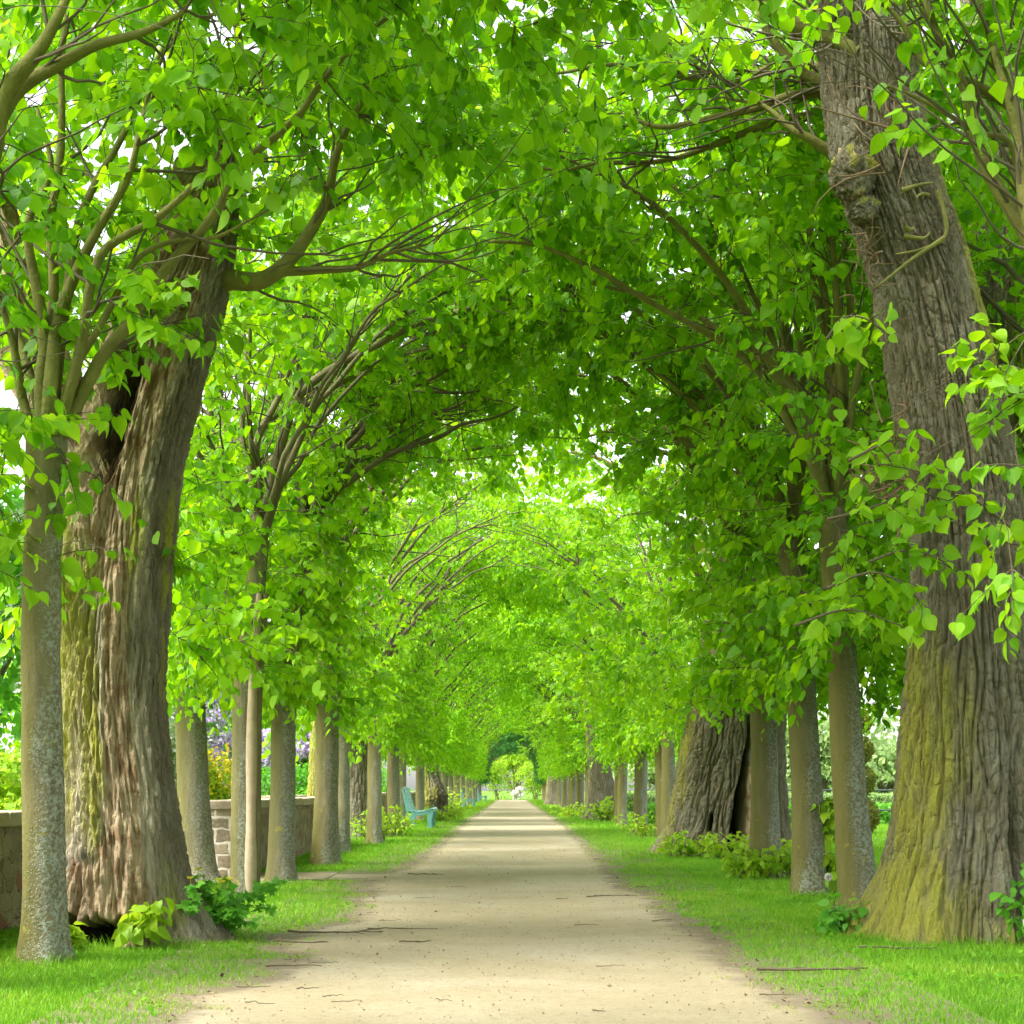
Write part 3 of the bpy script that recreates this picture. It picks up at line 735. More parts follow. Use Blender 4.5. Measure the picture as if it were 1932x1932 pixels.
# ------------------------------------------------------------------ the old trunks
def old_crown(t, rng, root, zlo, zhi, x0, x1, d0, d1, n, limbs, limbmat='limb_moss', leaf='leaf', lod=0, bare=.25, size=.084):
    pts = np.stack([rng.uniform(x0, x1, n) - root[0], rng.uniform(d0, d1, n) - root[1], rng.uniform(zlo, zhi, n)], 1)
    L = [(smooth_line(np.asarray(w) - np.array([root[0], root[1], 0]), 16), r0) for w, r0 in limbs]
    grow(t, rng, L, pts, L[0][0][0][2], lod, size, 4, 9, bare, leaf, limb_parts=True, limbmat=limbmat)

def dead_twigs(parent, rng, c, n, L, spread, name='dead_twigs'):
    mb = MB(); c = np.asarray(c)
    b = c + rng.normal(size=(n, 3)) * spread * np.array([.5, .5, 1])
    d = norm(rng.normal(size=(n, 3)) + np.array([-.8, -.6, .1])) * L * rng.uniform(.3, 1, (n, 1))
    m = b + d * .5 + rng.normal(size=(n, 3)) * L * .18
    tubes(mb, bez(b, m, b + d, 6), np.linspace(.007, .0025, 6)[None] * rng.uniform(.6, 1.2, (n, 1)), 4)
    return mb.build(name, M['deadtwig'], parent)

# --- hollow, half dead trunk on the left
hr = np.array([-2.16, 8.9, 0.]); hd = 8.9
t = thing('hollow_lime_tree', 'huge hollow mossy trunk with rotten base, forked and half dead, left of the path', 'tree', hr)
TRUNKS.append((-2.16, 8.9, .36))
hl = lambda lst: W(lst, hd) - hr
def hollow_disp(th, z, cx, cy):
    q = np.stack([cx * 1.1 + 4, cy * 1.1, z * .8], 1); big = fbm(q, 3)
    flare = .10 * np.exp(-z / .22) * (1 + .55 * np.cos(th * 5 + .8)) + .16 * np.exp(-z / .28) * np.exp(-(adist(th, -.15) / .5) ** 2)
    bark = np.exp(-(adist(th, -.2) / .78) ** 4)
    thg = np.interp(z, [0, .6, 1.4, 2.3, 3.2], [-1.25, -1.05, -.95, -1.15, -1.05])
    crack = np.exp(-((th - thg + .03 * pn(np.stack([z * 5, z * 0, z * 0], 1))) / .07) ** 2) * sstep(.25, .5, z) * sstep(2.75, 2.3, z)
    ledge = np.exp(-(adist(th, thg + .28) / .22) ** 2) * sstep(.5, .9, z) * .035
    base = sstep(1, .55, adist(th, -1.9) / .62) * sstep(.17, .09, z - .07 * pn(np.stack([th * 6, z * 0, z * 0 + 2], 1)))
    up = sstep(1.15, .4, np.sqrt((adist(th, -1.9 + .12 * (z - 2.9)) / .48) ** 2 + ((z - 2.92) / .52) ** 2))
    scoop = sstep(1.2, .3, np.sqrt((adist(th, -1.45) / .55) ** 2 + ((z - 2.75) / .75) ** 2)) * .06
    lump = .05 * big * (1 - .6 * bark)
    chip = (np.abs(pn(np.stack([cx * 9, cy * 9, z * 3.5 + 3], 1))) * .045 + np.abs(pn(np.stack([cx * 22, cy * 22, z * 9 + 3], 1))) * .03) * (1 - bark)
    peel = sstep(.1, .2, pn(np.stack([cx * 3, cy * 3, z * 1.1 + 7], 1))) * .018 * (1 - bark)
    dr = flare - crack * .17 + ledge - base * .24 - up * .17 - scoop + lump + chip - peel + up * (.10 * np.abs(pn(np.stack([cx * 7, cy * 7, z * 4], 1))) + .05 * np.abs(pn(np.stack([cx * 18, cy * 18, z * 12], 1))))
    woodn = pn(np.stack([cx * 2.3, cy * 2.3, z * .55 + 5], 1))
    wood = np.clip((sstep(1.9, 2.6, z) * .7 + .40 + woodn * .8 + sstep(.55, .2, z) * .25) * (1 - bark), 0, 1) + crack * .4
    moss = np.clip(.7 + .8 * pn(np.stack([cx * 2.2 + 9, cy * 2.2, z * .7], 1)) - .5 * sstep(2.4, 3.0, z) - .55 * bark, 0, 1)
    column = np.exp(-(adist(th, thg - .28 + .1 * woodn) / .26) ** 2) * sstep(.25, .6, z) * sstep(3.4, 2.6, z)      # rotten strip left of the crack
    foot = sstep(.62, .25, z + .2 * woodn) * (1 - bark)
    moss = moss * (1 - .85 * column) * (1 - .7 * foot)
    wood = np.clip(wood * (1 - .7 * moss) + .62 * column + .42 * foot, 0, 1)
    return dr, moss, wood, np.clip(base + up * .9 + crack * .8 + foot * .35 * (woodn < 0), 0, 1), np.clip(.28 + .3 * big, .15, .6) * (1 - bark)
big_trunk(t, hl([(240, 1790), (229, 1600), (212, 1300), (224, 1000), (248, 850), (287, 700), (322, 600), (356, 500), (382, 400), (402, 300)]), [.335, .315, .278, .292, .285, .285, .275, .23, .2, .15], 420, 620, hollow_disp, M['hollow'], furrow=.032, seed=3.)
def plain_disp(mossdir=np.pi, mossw=1.2, flare=.12, k=5, ph=0., mossamt=.7):
    def f(th, z, cx, cy):
        fl = flare * np.exp(-np.maximum(z, 0) / .3) * (1 + .5 * np.cos(th * k + ph))
        lump = .03 * fbm(np.stack([cx * 1.2 + ph, cy * 1.2, z * .7], 1), 2)
        moss = np.exp(-(adist(th, mossdir) / mossw) ** 2) * mossamt + .25 * pn(np.stack([cx * 2, cy * 2, z * .6 + ph], 1))
        o = np.zeros_like(z)
        return fl + lump, np.clip(moss, 0, 1), o, o, o
    return f
def deadfork(th, z, cx, cy):
    n1 = pn(np.stack([cx * 2.3, cy * 2.3, z * .7], 1)); o = np.zeros_like(z)
    return .06 * n1 + .06 * np.abs(pn(np.stack([cx * 5, cy * 5, z * 2], 1))) + .03 * np.abs(pn(np.stack([cx * 14, cy * 14, z * 7], 1))), np.clip(.3 + n1, 0, 1), np.clip(.75 + n1 * .5, 0, 1), o, o + .4
big_trunk(t, hl([(205, 960), (150, 850), (85, 720), (35, 600), (-10, 470), (-40, 350)]), [.2, .17, .16, .15, .13, .1], 260, 340, deadfork, M['hollow'], name='dead_fork', furrow=.02, seed=9.)
rng = np.random.RandomState(31)
old_crown(t, rng, hr, 4.3, 5.9, -3.2, -.4, 8., 11., 110, [(W([(395, 560), (430, 525), (500, 520), (560, 478), (600, 400), (640, 290), (700, 180)], 8.9), .075), (W([(500, 522), (560, 498), (640, 492), (720, 470), (800, 462)], 8.9), .035),
     (W([(385, 400), (420, 300), (440, 180), (430, 0)], 8.9), .08), (W([(-30, 380), (-20, 200), (20, 0)], 9.0), .06)], size=.082, lod=-1)

# --- great leaning trunk on the right
rr = np.array([2.56, 9.2, 0.]); rd = 9.2
t = thing('old_lime_tree', 'massive leaning furrowed trunk with burl and flared mossy foot, nearest on the right', 'tree', rr)
TRUNKS.append((2.56, 9.2, .5))
rl = lambda lst: W(lst, rd) - rr
def lean_disp(th, z, cx, cy):
    but = .5 + .5 * np.cos(th * 6 + .9 + .5 * np.sin(z * 2))
    fl = .17 * np.exp(-np.maximum(z, 0) / .36) * (.55 + .8 * but) + .14 * np.exp(-np.maximum(z, 0) / .30) * np.exp(-(adist(th, np.pi) / .55) ** 2)
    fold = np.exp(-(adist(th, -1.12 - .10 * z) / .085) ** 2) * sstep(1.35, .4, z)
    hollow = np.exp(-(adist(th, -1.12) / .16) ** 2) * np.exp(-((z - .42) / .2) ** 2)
    swell = .035 * np.exp(-(adist(th, np.pi - .4) / .7) ** 2) * np.exp(-((z - 3.4) / .5) ** 2)
    lump = .028 * fbm(np.stack([cx * 1.3, cy * 1.3, z * .6], 1), 3)
    moss = np.clip(np.exp(-(adist(th, -2.65) / .85) ** 2) * sstep(2.3, 1.2, z) * .85 + np.exp(-(adist(th, -.3) / .55) ** 2) * sstep(2.6, 3.6, z) * .75 + .30 * sstep(.5, 0, z) + .2 * pn(np.stack([cx * 3, cy * 3, z], 1)), 0, 1)
    o = np.zeros_like(z)
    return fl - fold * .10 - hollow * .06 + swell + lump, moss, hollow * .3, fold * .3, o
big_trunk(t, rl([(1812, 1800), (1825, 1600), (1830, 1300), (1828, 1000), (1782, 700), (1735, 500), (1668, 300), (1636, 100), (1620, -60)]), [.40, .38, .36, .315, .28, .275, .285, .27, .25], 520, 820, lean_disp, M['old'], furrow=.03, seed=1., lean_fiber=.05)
def burl(parent, c, r, rng, mat):
    th, ph = np.meshgrid(np.linspace(0, 2 * np.pi, 70, endpoint=False), np.linspace(.02, np.pi - .02, 50)); th, ph = th.ravel(), ph.ravel()
    dv = np.stack([np.sin(ph) * np.cos(th), np.sin(ph) * np.sin(th), np.cos(ph)], 1)
    n1 = np.abs(pn(dv * 5.0)); n2 = pn(dv * 2.); n3 = np.abs(pn(dv * 11))
    k = 1 + .22 * n2 + .22 * n1 + .12 * n3
    i = np.arange(49)[:, None] * 70; j = np.arange(70)[None]; kk = (j + 1) % 70
    F = np.stack([i + j, i + kk, i + 70 + kk, i + 70 + j], -1).reshape(-1, 4)
    mb = MB(); mb.add(c + dv * k[:, None] * np.asarray(r), F, ridge=np.clip(n1 * 3, 0, 1), moss=np.clip(.35 + n2, 0, 1) * (dv[:, 2] > 0), wood=np.clip(.15 + n2 * .8, 0, 1), rot=np.clip(.45 - n1 * 2, 0, .6))
    return mb.build('burl', mat, parent)
rng = np.random.RandomState(41)
burl(t, rl([(1610, 330, -.22)])[0], (.12, .10, .15), rng, M['hollow'])
burl(t, rl([(1628, 395, -.22)])[0], (.085, .075, .085), rng, M['hollow'])
mb = MB()
kc = rl([(1742, 375, -.30)])[0]
for _ in range(3):
    a = rng.uniform(0, 6.28, 3); o = rng.normal(size=3) * np.array([.06, .02, .07])
    th = np.linspace(0, rng.uniform(1.2, 2.6), 14)
    P = kc + o + .06 * rng.uniform(.5, 1.2) * np.stack([np.cos(th + a[0]), .45 * np.sin(th * 1.3 + a[1]), np.sin(th + a[0])], 1)
    tubes(mb, P, np.linspace(.016, .005, 14) * rng.uniform(.6, 1.2), 6)
for w in [[(1770, 360), (1785, 420), (1780, 450), (1740, 470), (1690, 480)], [(1700, 360), (1730, 350), (1760, 345)], [(1705, 445), (1740, 450), (1755, 440)], [(1780, 450), (1720, 490), (1650, 545)]]:
    P = smooth_line(rl([(x, y, -.30) for x, y in w]), 12); tubes(mb, P, np.linspace(.016, .006, 12), 6)
mb.build('knotted_shoots', M['limb_moss'], t)
dead_twigs(t, rng, rl([(1690, 880, -.2)])[0], 60, .32, .11)
dead_twigs(t, rng, rl([(1640, 480, -.2)])[0], 26, .22, .10)
dead_twigs(t, rng, rl([(1690, 250, -.35)])[0], 22, .5, .12)
old_crown(t, rng, rr, 4.9, 6.2, .4, 3.6, 8.2, 12., 110, [(W([(1640, 130), (1600, 75), (1540, 62), (1480, 35), (1420, -10), (1300, -80)], 9.2), .105), (W([(1570, 290), (1530, 268), (1500, 250), (1440, 180), (1360, 170)], 9.3), .035),
     (W([(1600, 180), (1520, 150), (1450, 60), (1430, -40)], 9.3), .05), (W([(1580, 160), (1500, 180), (1380, 215), (1250, 240), (1120, 210)], 9.5), .04), (W([(1580, 130), (1480, 130), (1350, 160), (1180, 130), (1020, 140)], 9.6), .042),
     (W([(1650, 60), (1700, -60), (1760, -200)], 9.2), .1), (W([(1560, 210), (1480, 225), (1400, 260), (1270, 300), (1120, 300), (980, 330)], 9.9), .036), (W([(1620, 100), (1560, 20), (1480, -60)], 9.0), .05)])
# leafy twigs hanging in front of the leaning trunk
stems = [[(1915, 1000), (1850, 950), (1780, 905), (1715, 885), (1660, 875)], [(1930, 1030), (1860, 1010), (1800, 985), (1740, 975)], [(1560, 980), (1640, 960), (1720, 930), (1790, 945)], [(1600, 870), (1640, 850), (1690, 830), (1740, 850)],
         [(1560, 640), (1590, 600), (1630, 600), (1660, 620)], [(1640, 1060), (1700, 1040), (1760, 1050), (1800, 1075)], [(1560, 1110), (1640, 1080), (1700, 1100), (1760, 1160)], [(1930, 700), (1900, 690), (1880, 720), (1870, 780)], [(1500, 1180), (1600, 1150), (1700, 1180)]]
for s_ in stems:
    mbT, mbL = MB(), MB()
    P = smooth_line(rl([(x, y, -.62) for x, y in s_]), 10); tubes(mbT, P, np.linspace(.009, .003, 10), 5)
    b = P[[2, 3, 4, 5, 6, 7, 8, 9]]
    sprays(mbT, mbL, b, np.repeat(norm(P[-1:] - P[:1]), 8, 0) * .5, rng, 1, 4, .10, .22, size=.088, tmpl=LEAF_FINE, face=np.array([0, -.3, 0]), var_c=rng.uniform(.45, .95, 8))
    hung = mbT.build('hanging_twig', M['twig'], t); mbL.build('leaves', M['leaf'], hung)

# --- furrowed trunk behind it
bt = np.array([3.72, 12.1, 0.])
t = thing('old_lime_tree', 'dark furrowed trunk partly hidden behind the massive leaning trunk', 'tree', bt)
TRUNKS.append((3.72, 12.1, .35))
big_trunk(t, [(0, 0, -.05), (.02, 0, 1.5), (0, 0, 3.5), (-.02, 0, 5.5), (-.1, 0, 7.2)], [.33, .3, .28, .26, .2], 260, 400, plain_disp(-1.2, .9, mossamt=.6), M['old'], furrow=.028, seed=21.)
rng = np.random.RandomState(43)
old_crown(t, rng, bt, 3.0, 6.4, 3.0, 5.4, 9.5, 14.5, 110, [(bt + np.array([[0, 0, 4.], [-.5, -.4, 4.8], [-1.2, -.8, 5.4], [-1.8, -1.2, 5.7]]), .07), (bt + np.array([[0, 0, 3.6], [.4, .5, 4.4], [.9, 1.0, 5.2]]), .06),
     (bt + np.array([[0, 0, 3.2], [.2, -.9, 4.0], [.4, -1.6, 5.]]), .05)])

# --- split giant
gt = np.array([2.74, 20.9, 0.])
t = thing('old_lime_tree', 'giant trunk split by a tall black hollow, yellow green shoots at its foot', 'tree', gt)
TRUNKS.append((2.74, 20.9, .85))
def giant_disp(th, z, cx, cy):
    fl = .13 * np.exp(-np.maximum(z, 0) / .3) * (1 + .55 * np.cos(th * 6 + 1.)) + .10 * np.exp(-np.maximum(z, 0) / .35) * np.exp(-(adist(th, np.pi + .1) / .5) ** 2)
    w = np.interp(z, [0, .55, .95, 1.5, 1.95, 2.1], [.15, .14, .09, .045, .025, 0.001])
    cxn = -1.45 + .03 * np.clip(z, 0, 2) + .04 * pn(np.stack([z * 3, z * 0, z * 0], 1))
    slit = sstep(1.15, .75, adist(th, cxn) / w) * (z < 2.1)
    lip = sstep(1.9, 1., adist(th, cxn + w * .9) / .10) * (z < 1.15) * (1 - slit)
    small = sstep(1.2, .6, np.sqrt((adist(th, -1.95) / .05) ** 2 + ((z - .42) / .13) ** 2))
    lump = .07 * fbm(np.stack([cx * 1.4, cy * 1.4, z * .5], 1), 3) + .05 * np.cos(th * 5 + .4) * sstep(2.4, .3, z)
    moss = np.clip(np.exp(-(adist(th, np.pi + .35) / .6) ** 2) * .55 + .2 * pn(np.stack([cx * 3, cy * 3, z], 1)), 0, 1)
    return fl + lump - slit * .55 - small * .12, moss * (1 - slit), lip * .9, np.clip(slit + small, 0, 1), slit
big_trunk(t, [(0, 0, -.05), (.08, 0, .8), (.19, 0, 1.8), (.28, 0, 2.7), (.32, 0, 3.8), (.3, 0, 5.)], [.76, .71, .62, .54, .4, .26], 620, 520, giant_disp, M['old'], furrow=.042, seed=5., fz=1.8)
rng = np.random.RandomState(44)
old_crown(t, rng, gt, 1.95, 5.9, .7, 4.4, 18.4, 23.6, 460, [(gt + np.array([[0, 0, 3.2], [-.6, -.3, 4.2], [-1.3, -.5, 4.9], [-2., -.6, 5.2]]), .09), (gt + np.array([[0, 0, 3.4], [.1, -.8, 4.6], [0, -1.5, 5.6]]), .09),
     (gt + np.array([[0, 0, 3.4], [-.2, 1., 4.6], [-.5, 1.8, 5.4]]), .09), (gt + np.array([[0, 0, 3.4], [.7, .2, 4.4], [1.3, .3, 5.4]]), .09)], bare=.15)

# --- the other old trunks further on
def old_tree(label, X, d, pts, radii, dispf, seed, crown_n=130, nth=180, nz=240, furrow=.025):
    root = np.array([X, d, 0.]); t = thing('old_lime_tree', label, 'tree', root)
    TRUNKS.append((X, d, radii[0] * 1.1))
    big_trunk(t, pts, radii, nth, nz, dispf, M['old'], furrow=furrow, seed=seed)
    rng = np.random.RandomState(int(seed * 10)); s = -np.sign(X); zt = pts[-1][2]
    old_crown(t, rng, root, 2.9, 6., min(X - .9, X + s * 2), max(X + .9 * 1, X + s * 2) if s > 0 else X + .9, d - 2., d + 2., crown_n,
              [(root + np.array([[0, 0, zt - 1], [s * .5, -.4, zt], [s * 1.3, -.6, zt + .5]]), .07), (root + np.array([[0, 0, zt - 1], [0, .8, zt], [s * .6, 1.5, zt + .6]]), .07), (root + np.array([[0, 0, zt - 1], [-s * .3, -.9, zt], [-s * .6, -1.3, zt + .6]]), .06)], lod=1, bare=.15)
    return t
old_tree('green sided old trunk behind the pale lichen coated lime, at the wall end', -2.92, 24.6, [(0, 0, -.05), (.02, 0, 1.5), (.05, 0, 3.), (.1, 0, 4.2)], [.25, .22, .21, .16], plain_disp(np.pi + .6, 1.5, .1, mossamt=1.), 6.1, 90)
old_tree('furrowed brown old trunk with spreading root behind a grey lime', -2.72, 28.2, [(0, 0, -.05), (-.02, 0, .8), (-.05, 0, 2.), (-.05, 0, 4.)], [.36, .30, .27, .2], plain_disp(np.pi, .8, .2, 4, .5, .5), 6.6, 110)
def bent_disp(th, z, cx, cy):
    b = np.exp(-((z - .62) / .42) ** 2) * np.exp(-(adist(th, -.9) / 1.1) ** 2)
    o = np.zeros_like(z); n1 = pn(np.stack([cx * 3, cy * 3, z * 2], 1))
    return .17 * b + .04 * n1 + .10 * np.exp(-np.maximum(z, 0) / .2) + .03 * np.abs(pn(np.stack([cx * 9, cy * 9, z * 8], 1))) * b * 3, np.clip(np.exp(-(adist(th, -2.2) / .8) ** 2) * 1.1 + b * .5 * (n1 > 0), 0, 1), o, np.clip(b * .35 - n1 * .3, 0, .5), o
old_tree('dark swollen old trunk bulging behind the nearest teal bench', -2.32, 45, [(0, 0, -.05), (.02, 0, .6), (-.08, 0, 1.3), (-.16, 0, 2.2), (-.2, 0, 4.)], [.40, .36, .31, .3, .2], bent_disp, 6.3, 110)
old_tree('tall furrowed old trunk beyond the split giant, shrubby shoots at its foot', 2.55, 44.5, [(0, 0, -.05), (-.05, 0, 1.0), (-.2, 0, 2.2), (-.36, 0, 3.6), (-.4, 0, 5.)], [.42, .34, .26, .2, .14], plain_disp(np.pi, .7, .22, 5, 1.5, .6), 6.4, 110)
old_tree('broad old trunk at the far right end of the avenue', 2.32, 85.5, [(0, 0, -.05), (0, 0, 1.2), (-.05, 0, 2.5), (-.1, 0, 4.)], [.52, .45, .4, .25], plain_disp(np.pi, .8, .15), 6.8, 90, 90, 90)

#=REST=
# ------------------------------------------------------------------ shrubs and shoots
def shoots(label, x, y, h, n, seed, spread=.3, leaf='leaf_yellow', size=.075, name='basal_shoots', group='leafy shoots at the trunk feet', cat='shoots', stems=True, nleaf=6):
    rng = np.random.RandomState(seed)
    t = thing(name, label, cat, (x, y, 0), 0, group)
    b = np.stack([rng.normal(0, spread * .3, n), rng.normal(0, spread * .25, n), np.zeros(n)], 1)
    e = b + np.stack([rng.normal(0, spread * .6, n), rng.normal(0, spread * .5, n), h * rng.uniform(.35, 1, n)], 1)
    m = (b + e) / 2 + np.stack([0 * b[:, 0], 0 * b[:, 0], h * .15 * np.ones(n)], 1)
    P = bez(b, m, e, 7)
    mt, ml = MB(), MB()
    tubes(mt, P, np.broadcast_to(np.linspace(.006, .002, 7), (n, 7)), 4)
    for k in (2, 3, 4, 5, 6):
        sprays(mt, ml, P[:, k], norm(P[:, k] - P[:, k - 1]), rng, 1, nleaf // 2, .04, .12, size=size, tmpl=LEAF_HI if y < 25 else LEAF_LO, droop=.1, face=np.array([0, -.35, .1]), tw_r=.0018)
    mt.build('stems', M['twig'], t); ml.build('foliage', M[leaf], t)
    return t
G_ = 'leafy shoots at the trunk feet'
shoots('clump of yellow green shoots at the left root of the split giant', 2.15, 19.6, .32, 12, 1, .3)
shoots('wide clump of yellow green shoots in front of the split giant', 2.55, 19.4, .3, 20, 2, .45)
shoots('small shoot right of the black hollow in the split giant', 3.28, 19.6, .35, 10, 3, .25)
shoots('yellow green shoots at the foot of the lime before the giant', 2.62, 15.0, .34, 16, 4, .32)
shoots('low yellow sprig left of the lime before the giant', 2.2, 15.1, .28, 9, 5, .2)
shoots('leafy clump at the foot of the right row just past the giant', 2.28, 27.6, .5, 18, 6, .45)
shoots('rounded leafy bush before the tall furrowed right trunk', 2.42, 41.5, .62, 36, 7, .6, size=.1)
shoots('low leafy bush left of the tall furrowed right trunk', 1.95, 46.5, .45, 20, 8, .5, size=.1)
shoots('leafy clump at the foot of the furrowed left trunk', -2.3, 25.6, .55, 30, 9, .45)
shoots('leafy sprig at the spreading root of the furrowed left trunk', -2.05, 27.6, .6, 22, 10, .35)
shoots('tall leafy bush beyond the nearest teal bench', -2.0, 47.6, .95, 30, 11, .5, size=.1)
shoots('low leafy bush beside the far end of the nearest bench', -1.85, 41.5, .45, 26, 12, .5, size=.1)
shoots('leafy bush midway between the nearest and the middle bench', -2.3, 58.5, .6, 26, 13, .6, size=.11)
shoots('young leaves sprouting from the hollow trunk foot, below the crack', -1.93, 8.42, .3, 5, 14, .09, size=.08)
shoots('leafy sprig between the slim lime and the hollow trunk', -2.32, 8.25, .3, 4, 15, .07, size=.085)
shoots('leafy weeds at the right foot of the massive leaning trunk', 2.88, 8.55, .42, 16, 16, .2, leaf='leaf_herb', size=.06)
shoots('dark leafy weed left of the massive leaning trunk foot', 1.93, 9.2, .2, 9, 17, .14, leaf='leaf_herb', size=.06)
# shoots growing out of the upright grey lime's flank: part of that tree
def trunk_shoots(tree, z0, z1, dx, n, seed):
    rng = np.random.RandomState(seed); ml, mt = MB(), MB()
    b = np.stack([np.full(n, dx), rng.uniform(-.06, .06, n), rng.uniform(z0, z1, n)], 1)
    sprays(mt, ml, b, np.tile([[-.9, .2, .1]], (n, 1)), rng, 2, 4, .08, .18, size=.085, face=np.array([0, .35, .1]), tw_r=.002)
    mt.build('shoot_stems', M['twig'], tree); ml.build('shoot_leaves', M['leaf_yellow'], tree)
trunk_shoots(shoot_tree, .18, .42, -.12, 12, 3); trunk_shoots(shoot_tree, .52, .76, -.11, 12, 4)

def celandine(x, y, h, seed):
    rng = np.random.RandomState(seed); n = 46
    t = thing('flowering_herb', 'bushy lobed leaf herb with small yellow flowers beside the hollow trunk', 'plant', (x, y, 0))
    b = np.stack([rng.normal(0, .07, n), rng.normal(0, .07, n), np.zeros(n)], 1)
    e = b + np.stack([rng.normal(0, .17, n), rng.normal(-.04, .15, n), h * rng.uniform(.3, 1, n)], 1)
    P = bez(b, (b + e) / 2 + np.array([0, 0, .09]), e, 6)
    mt, ml, mf = MB(), MB(), MB()
    tubes(mt, P, np.broadcast_to(np.linspace(.0045, .0018, 6), (n, 6)), 4)
    for k in (2, 3, 4, 5):
        m = 6
        bb = np.repeat(P[:, k], m, 0)
        tip = rng.normal(size=(n * m, 3)) * np.array([1, 1, .5]) + np.array([0, -.3, -.1])
        leaves(ml, bb, tip, np.array([0, -.5, .9]) + rng.normal(size=(n * m, 3)) * .35, rng.uniform(.035, .08, n * m), LEAF_PALM, rng.uniform(0, 1, n * m), rng)
    mt.build('stems', M['leaf_herb'], t); ml.build('foliage', M['leaf_herb'], t)
    for k in range(7):
        c = np.array([rng.uniform(-.12, .16), rng.uniform(-.2, 0), h * rng.uniform(.85, 1.12)])
        mb = MB(); a = np.arange(4) * 1.571 + rng.uniform(0, 1)
        leaves(mb, np.repeat(c[None], 4, 0), np.stack([np.cos(a), np.sin(a) * .6, .5 + 0 * a], 1), np.tile([[0, -.6, .8]], (4, 1)), np.full(4, .026), LEAF_LO, rng.uniform(0, 1, 4), rng)
        tubes(mb, np.array([[c[0] * .6, c[1] * .6, h * .5], c]), np.array([.002, .0015]), 4)
        mb.build('flower', M['yellow_bloom'], t)
celandine(-1.73, 8.95, .36, 5)

def dandelion(label, x, y, h):
    t = thing('dandelion', label, 'dandelion', (x, y, 0)); rng = np.random.RandomState(int(x * 100))
    mb = MB(); tubes(mb, bez((0, 0, 0), (.01, 0, h * .5), (0, .01, h), 6), np.full(6, .0028), 5); mb.build('stem', M['leaf_herb'], t)
    v = norm(rng.normal(size=(160, 3))) ; c = np.array([0, .01, h])
    mb = MB(); tubes(mb, np.stack([np.repeat(c[None], 160, 0), c + v * .024], 1), np.full((160, 2), .0007), 3, cap=False)
    leaves(mb, c + v * .022, v, rng.normal(size=(160, 3)), np.full(160, .012), LEAF_LO, rng.uniform(0, 1, 160), rng)
    mb.build('seed_head', M['white_bloom'], t)
dandelion('white dandelion clock between the two grey limes on the right', 2.45, 12.3, .17)
dandelion('white dandelion clock at the foot of the massive leaning trunk', 2.75, 8.45, .14)

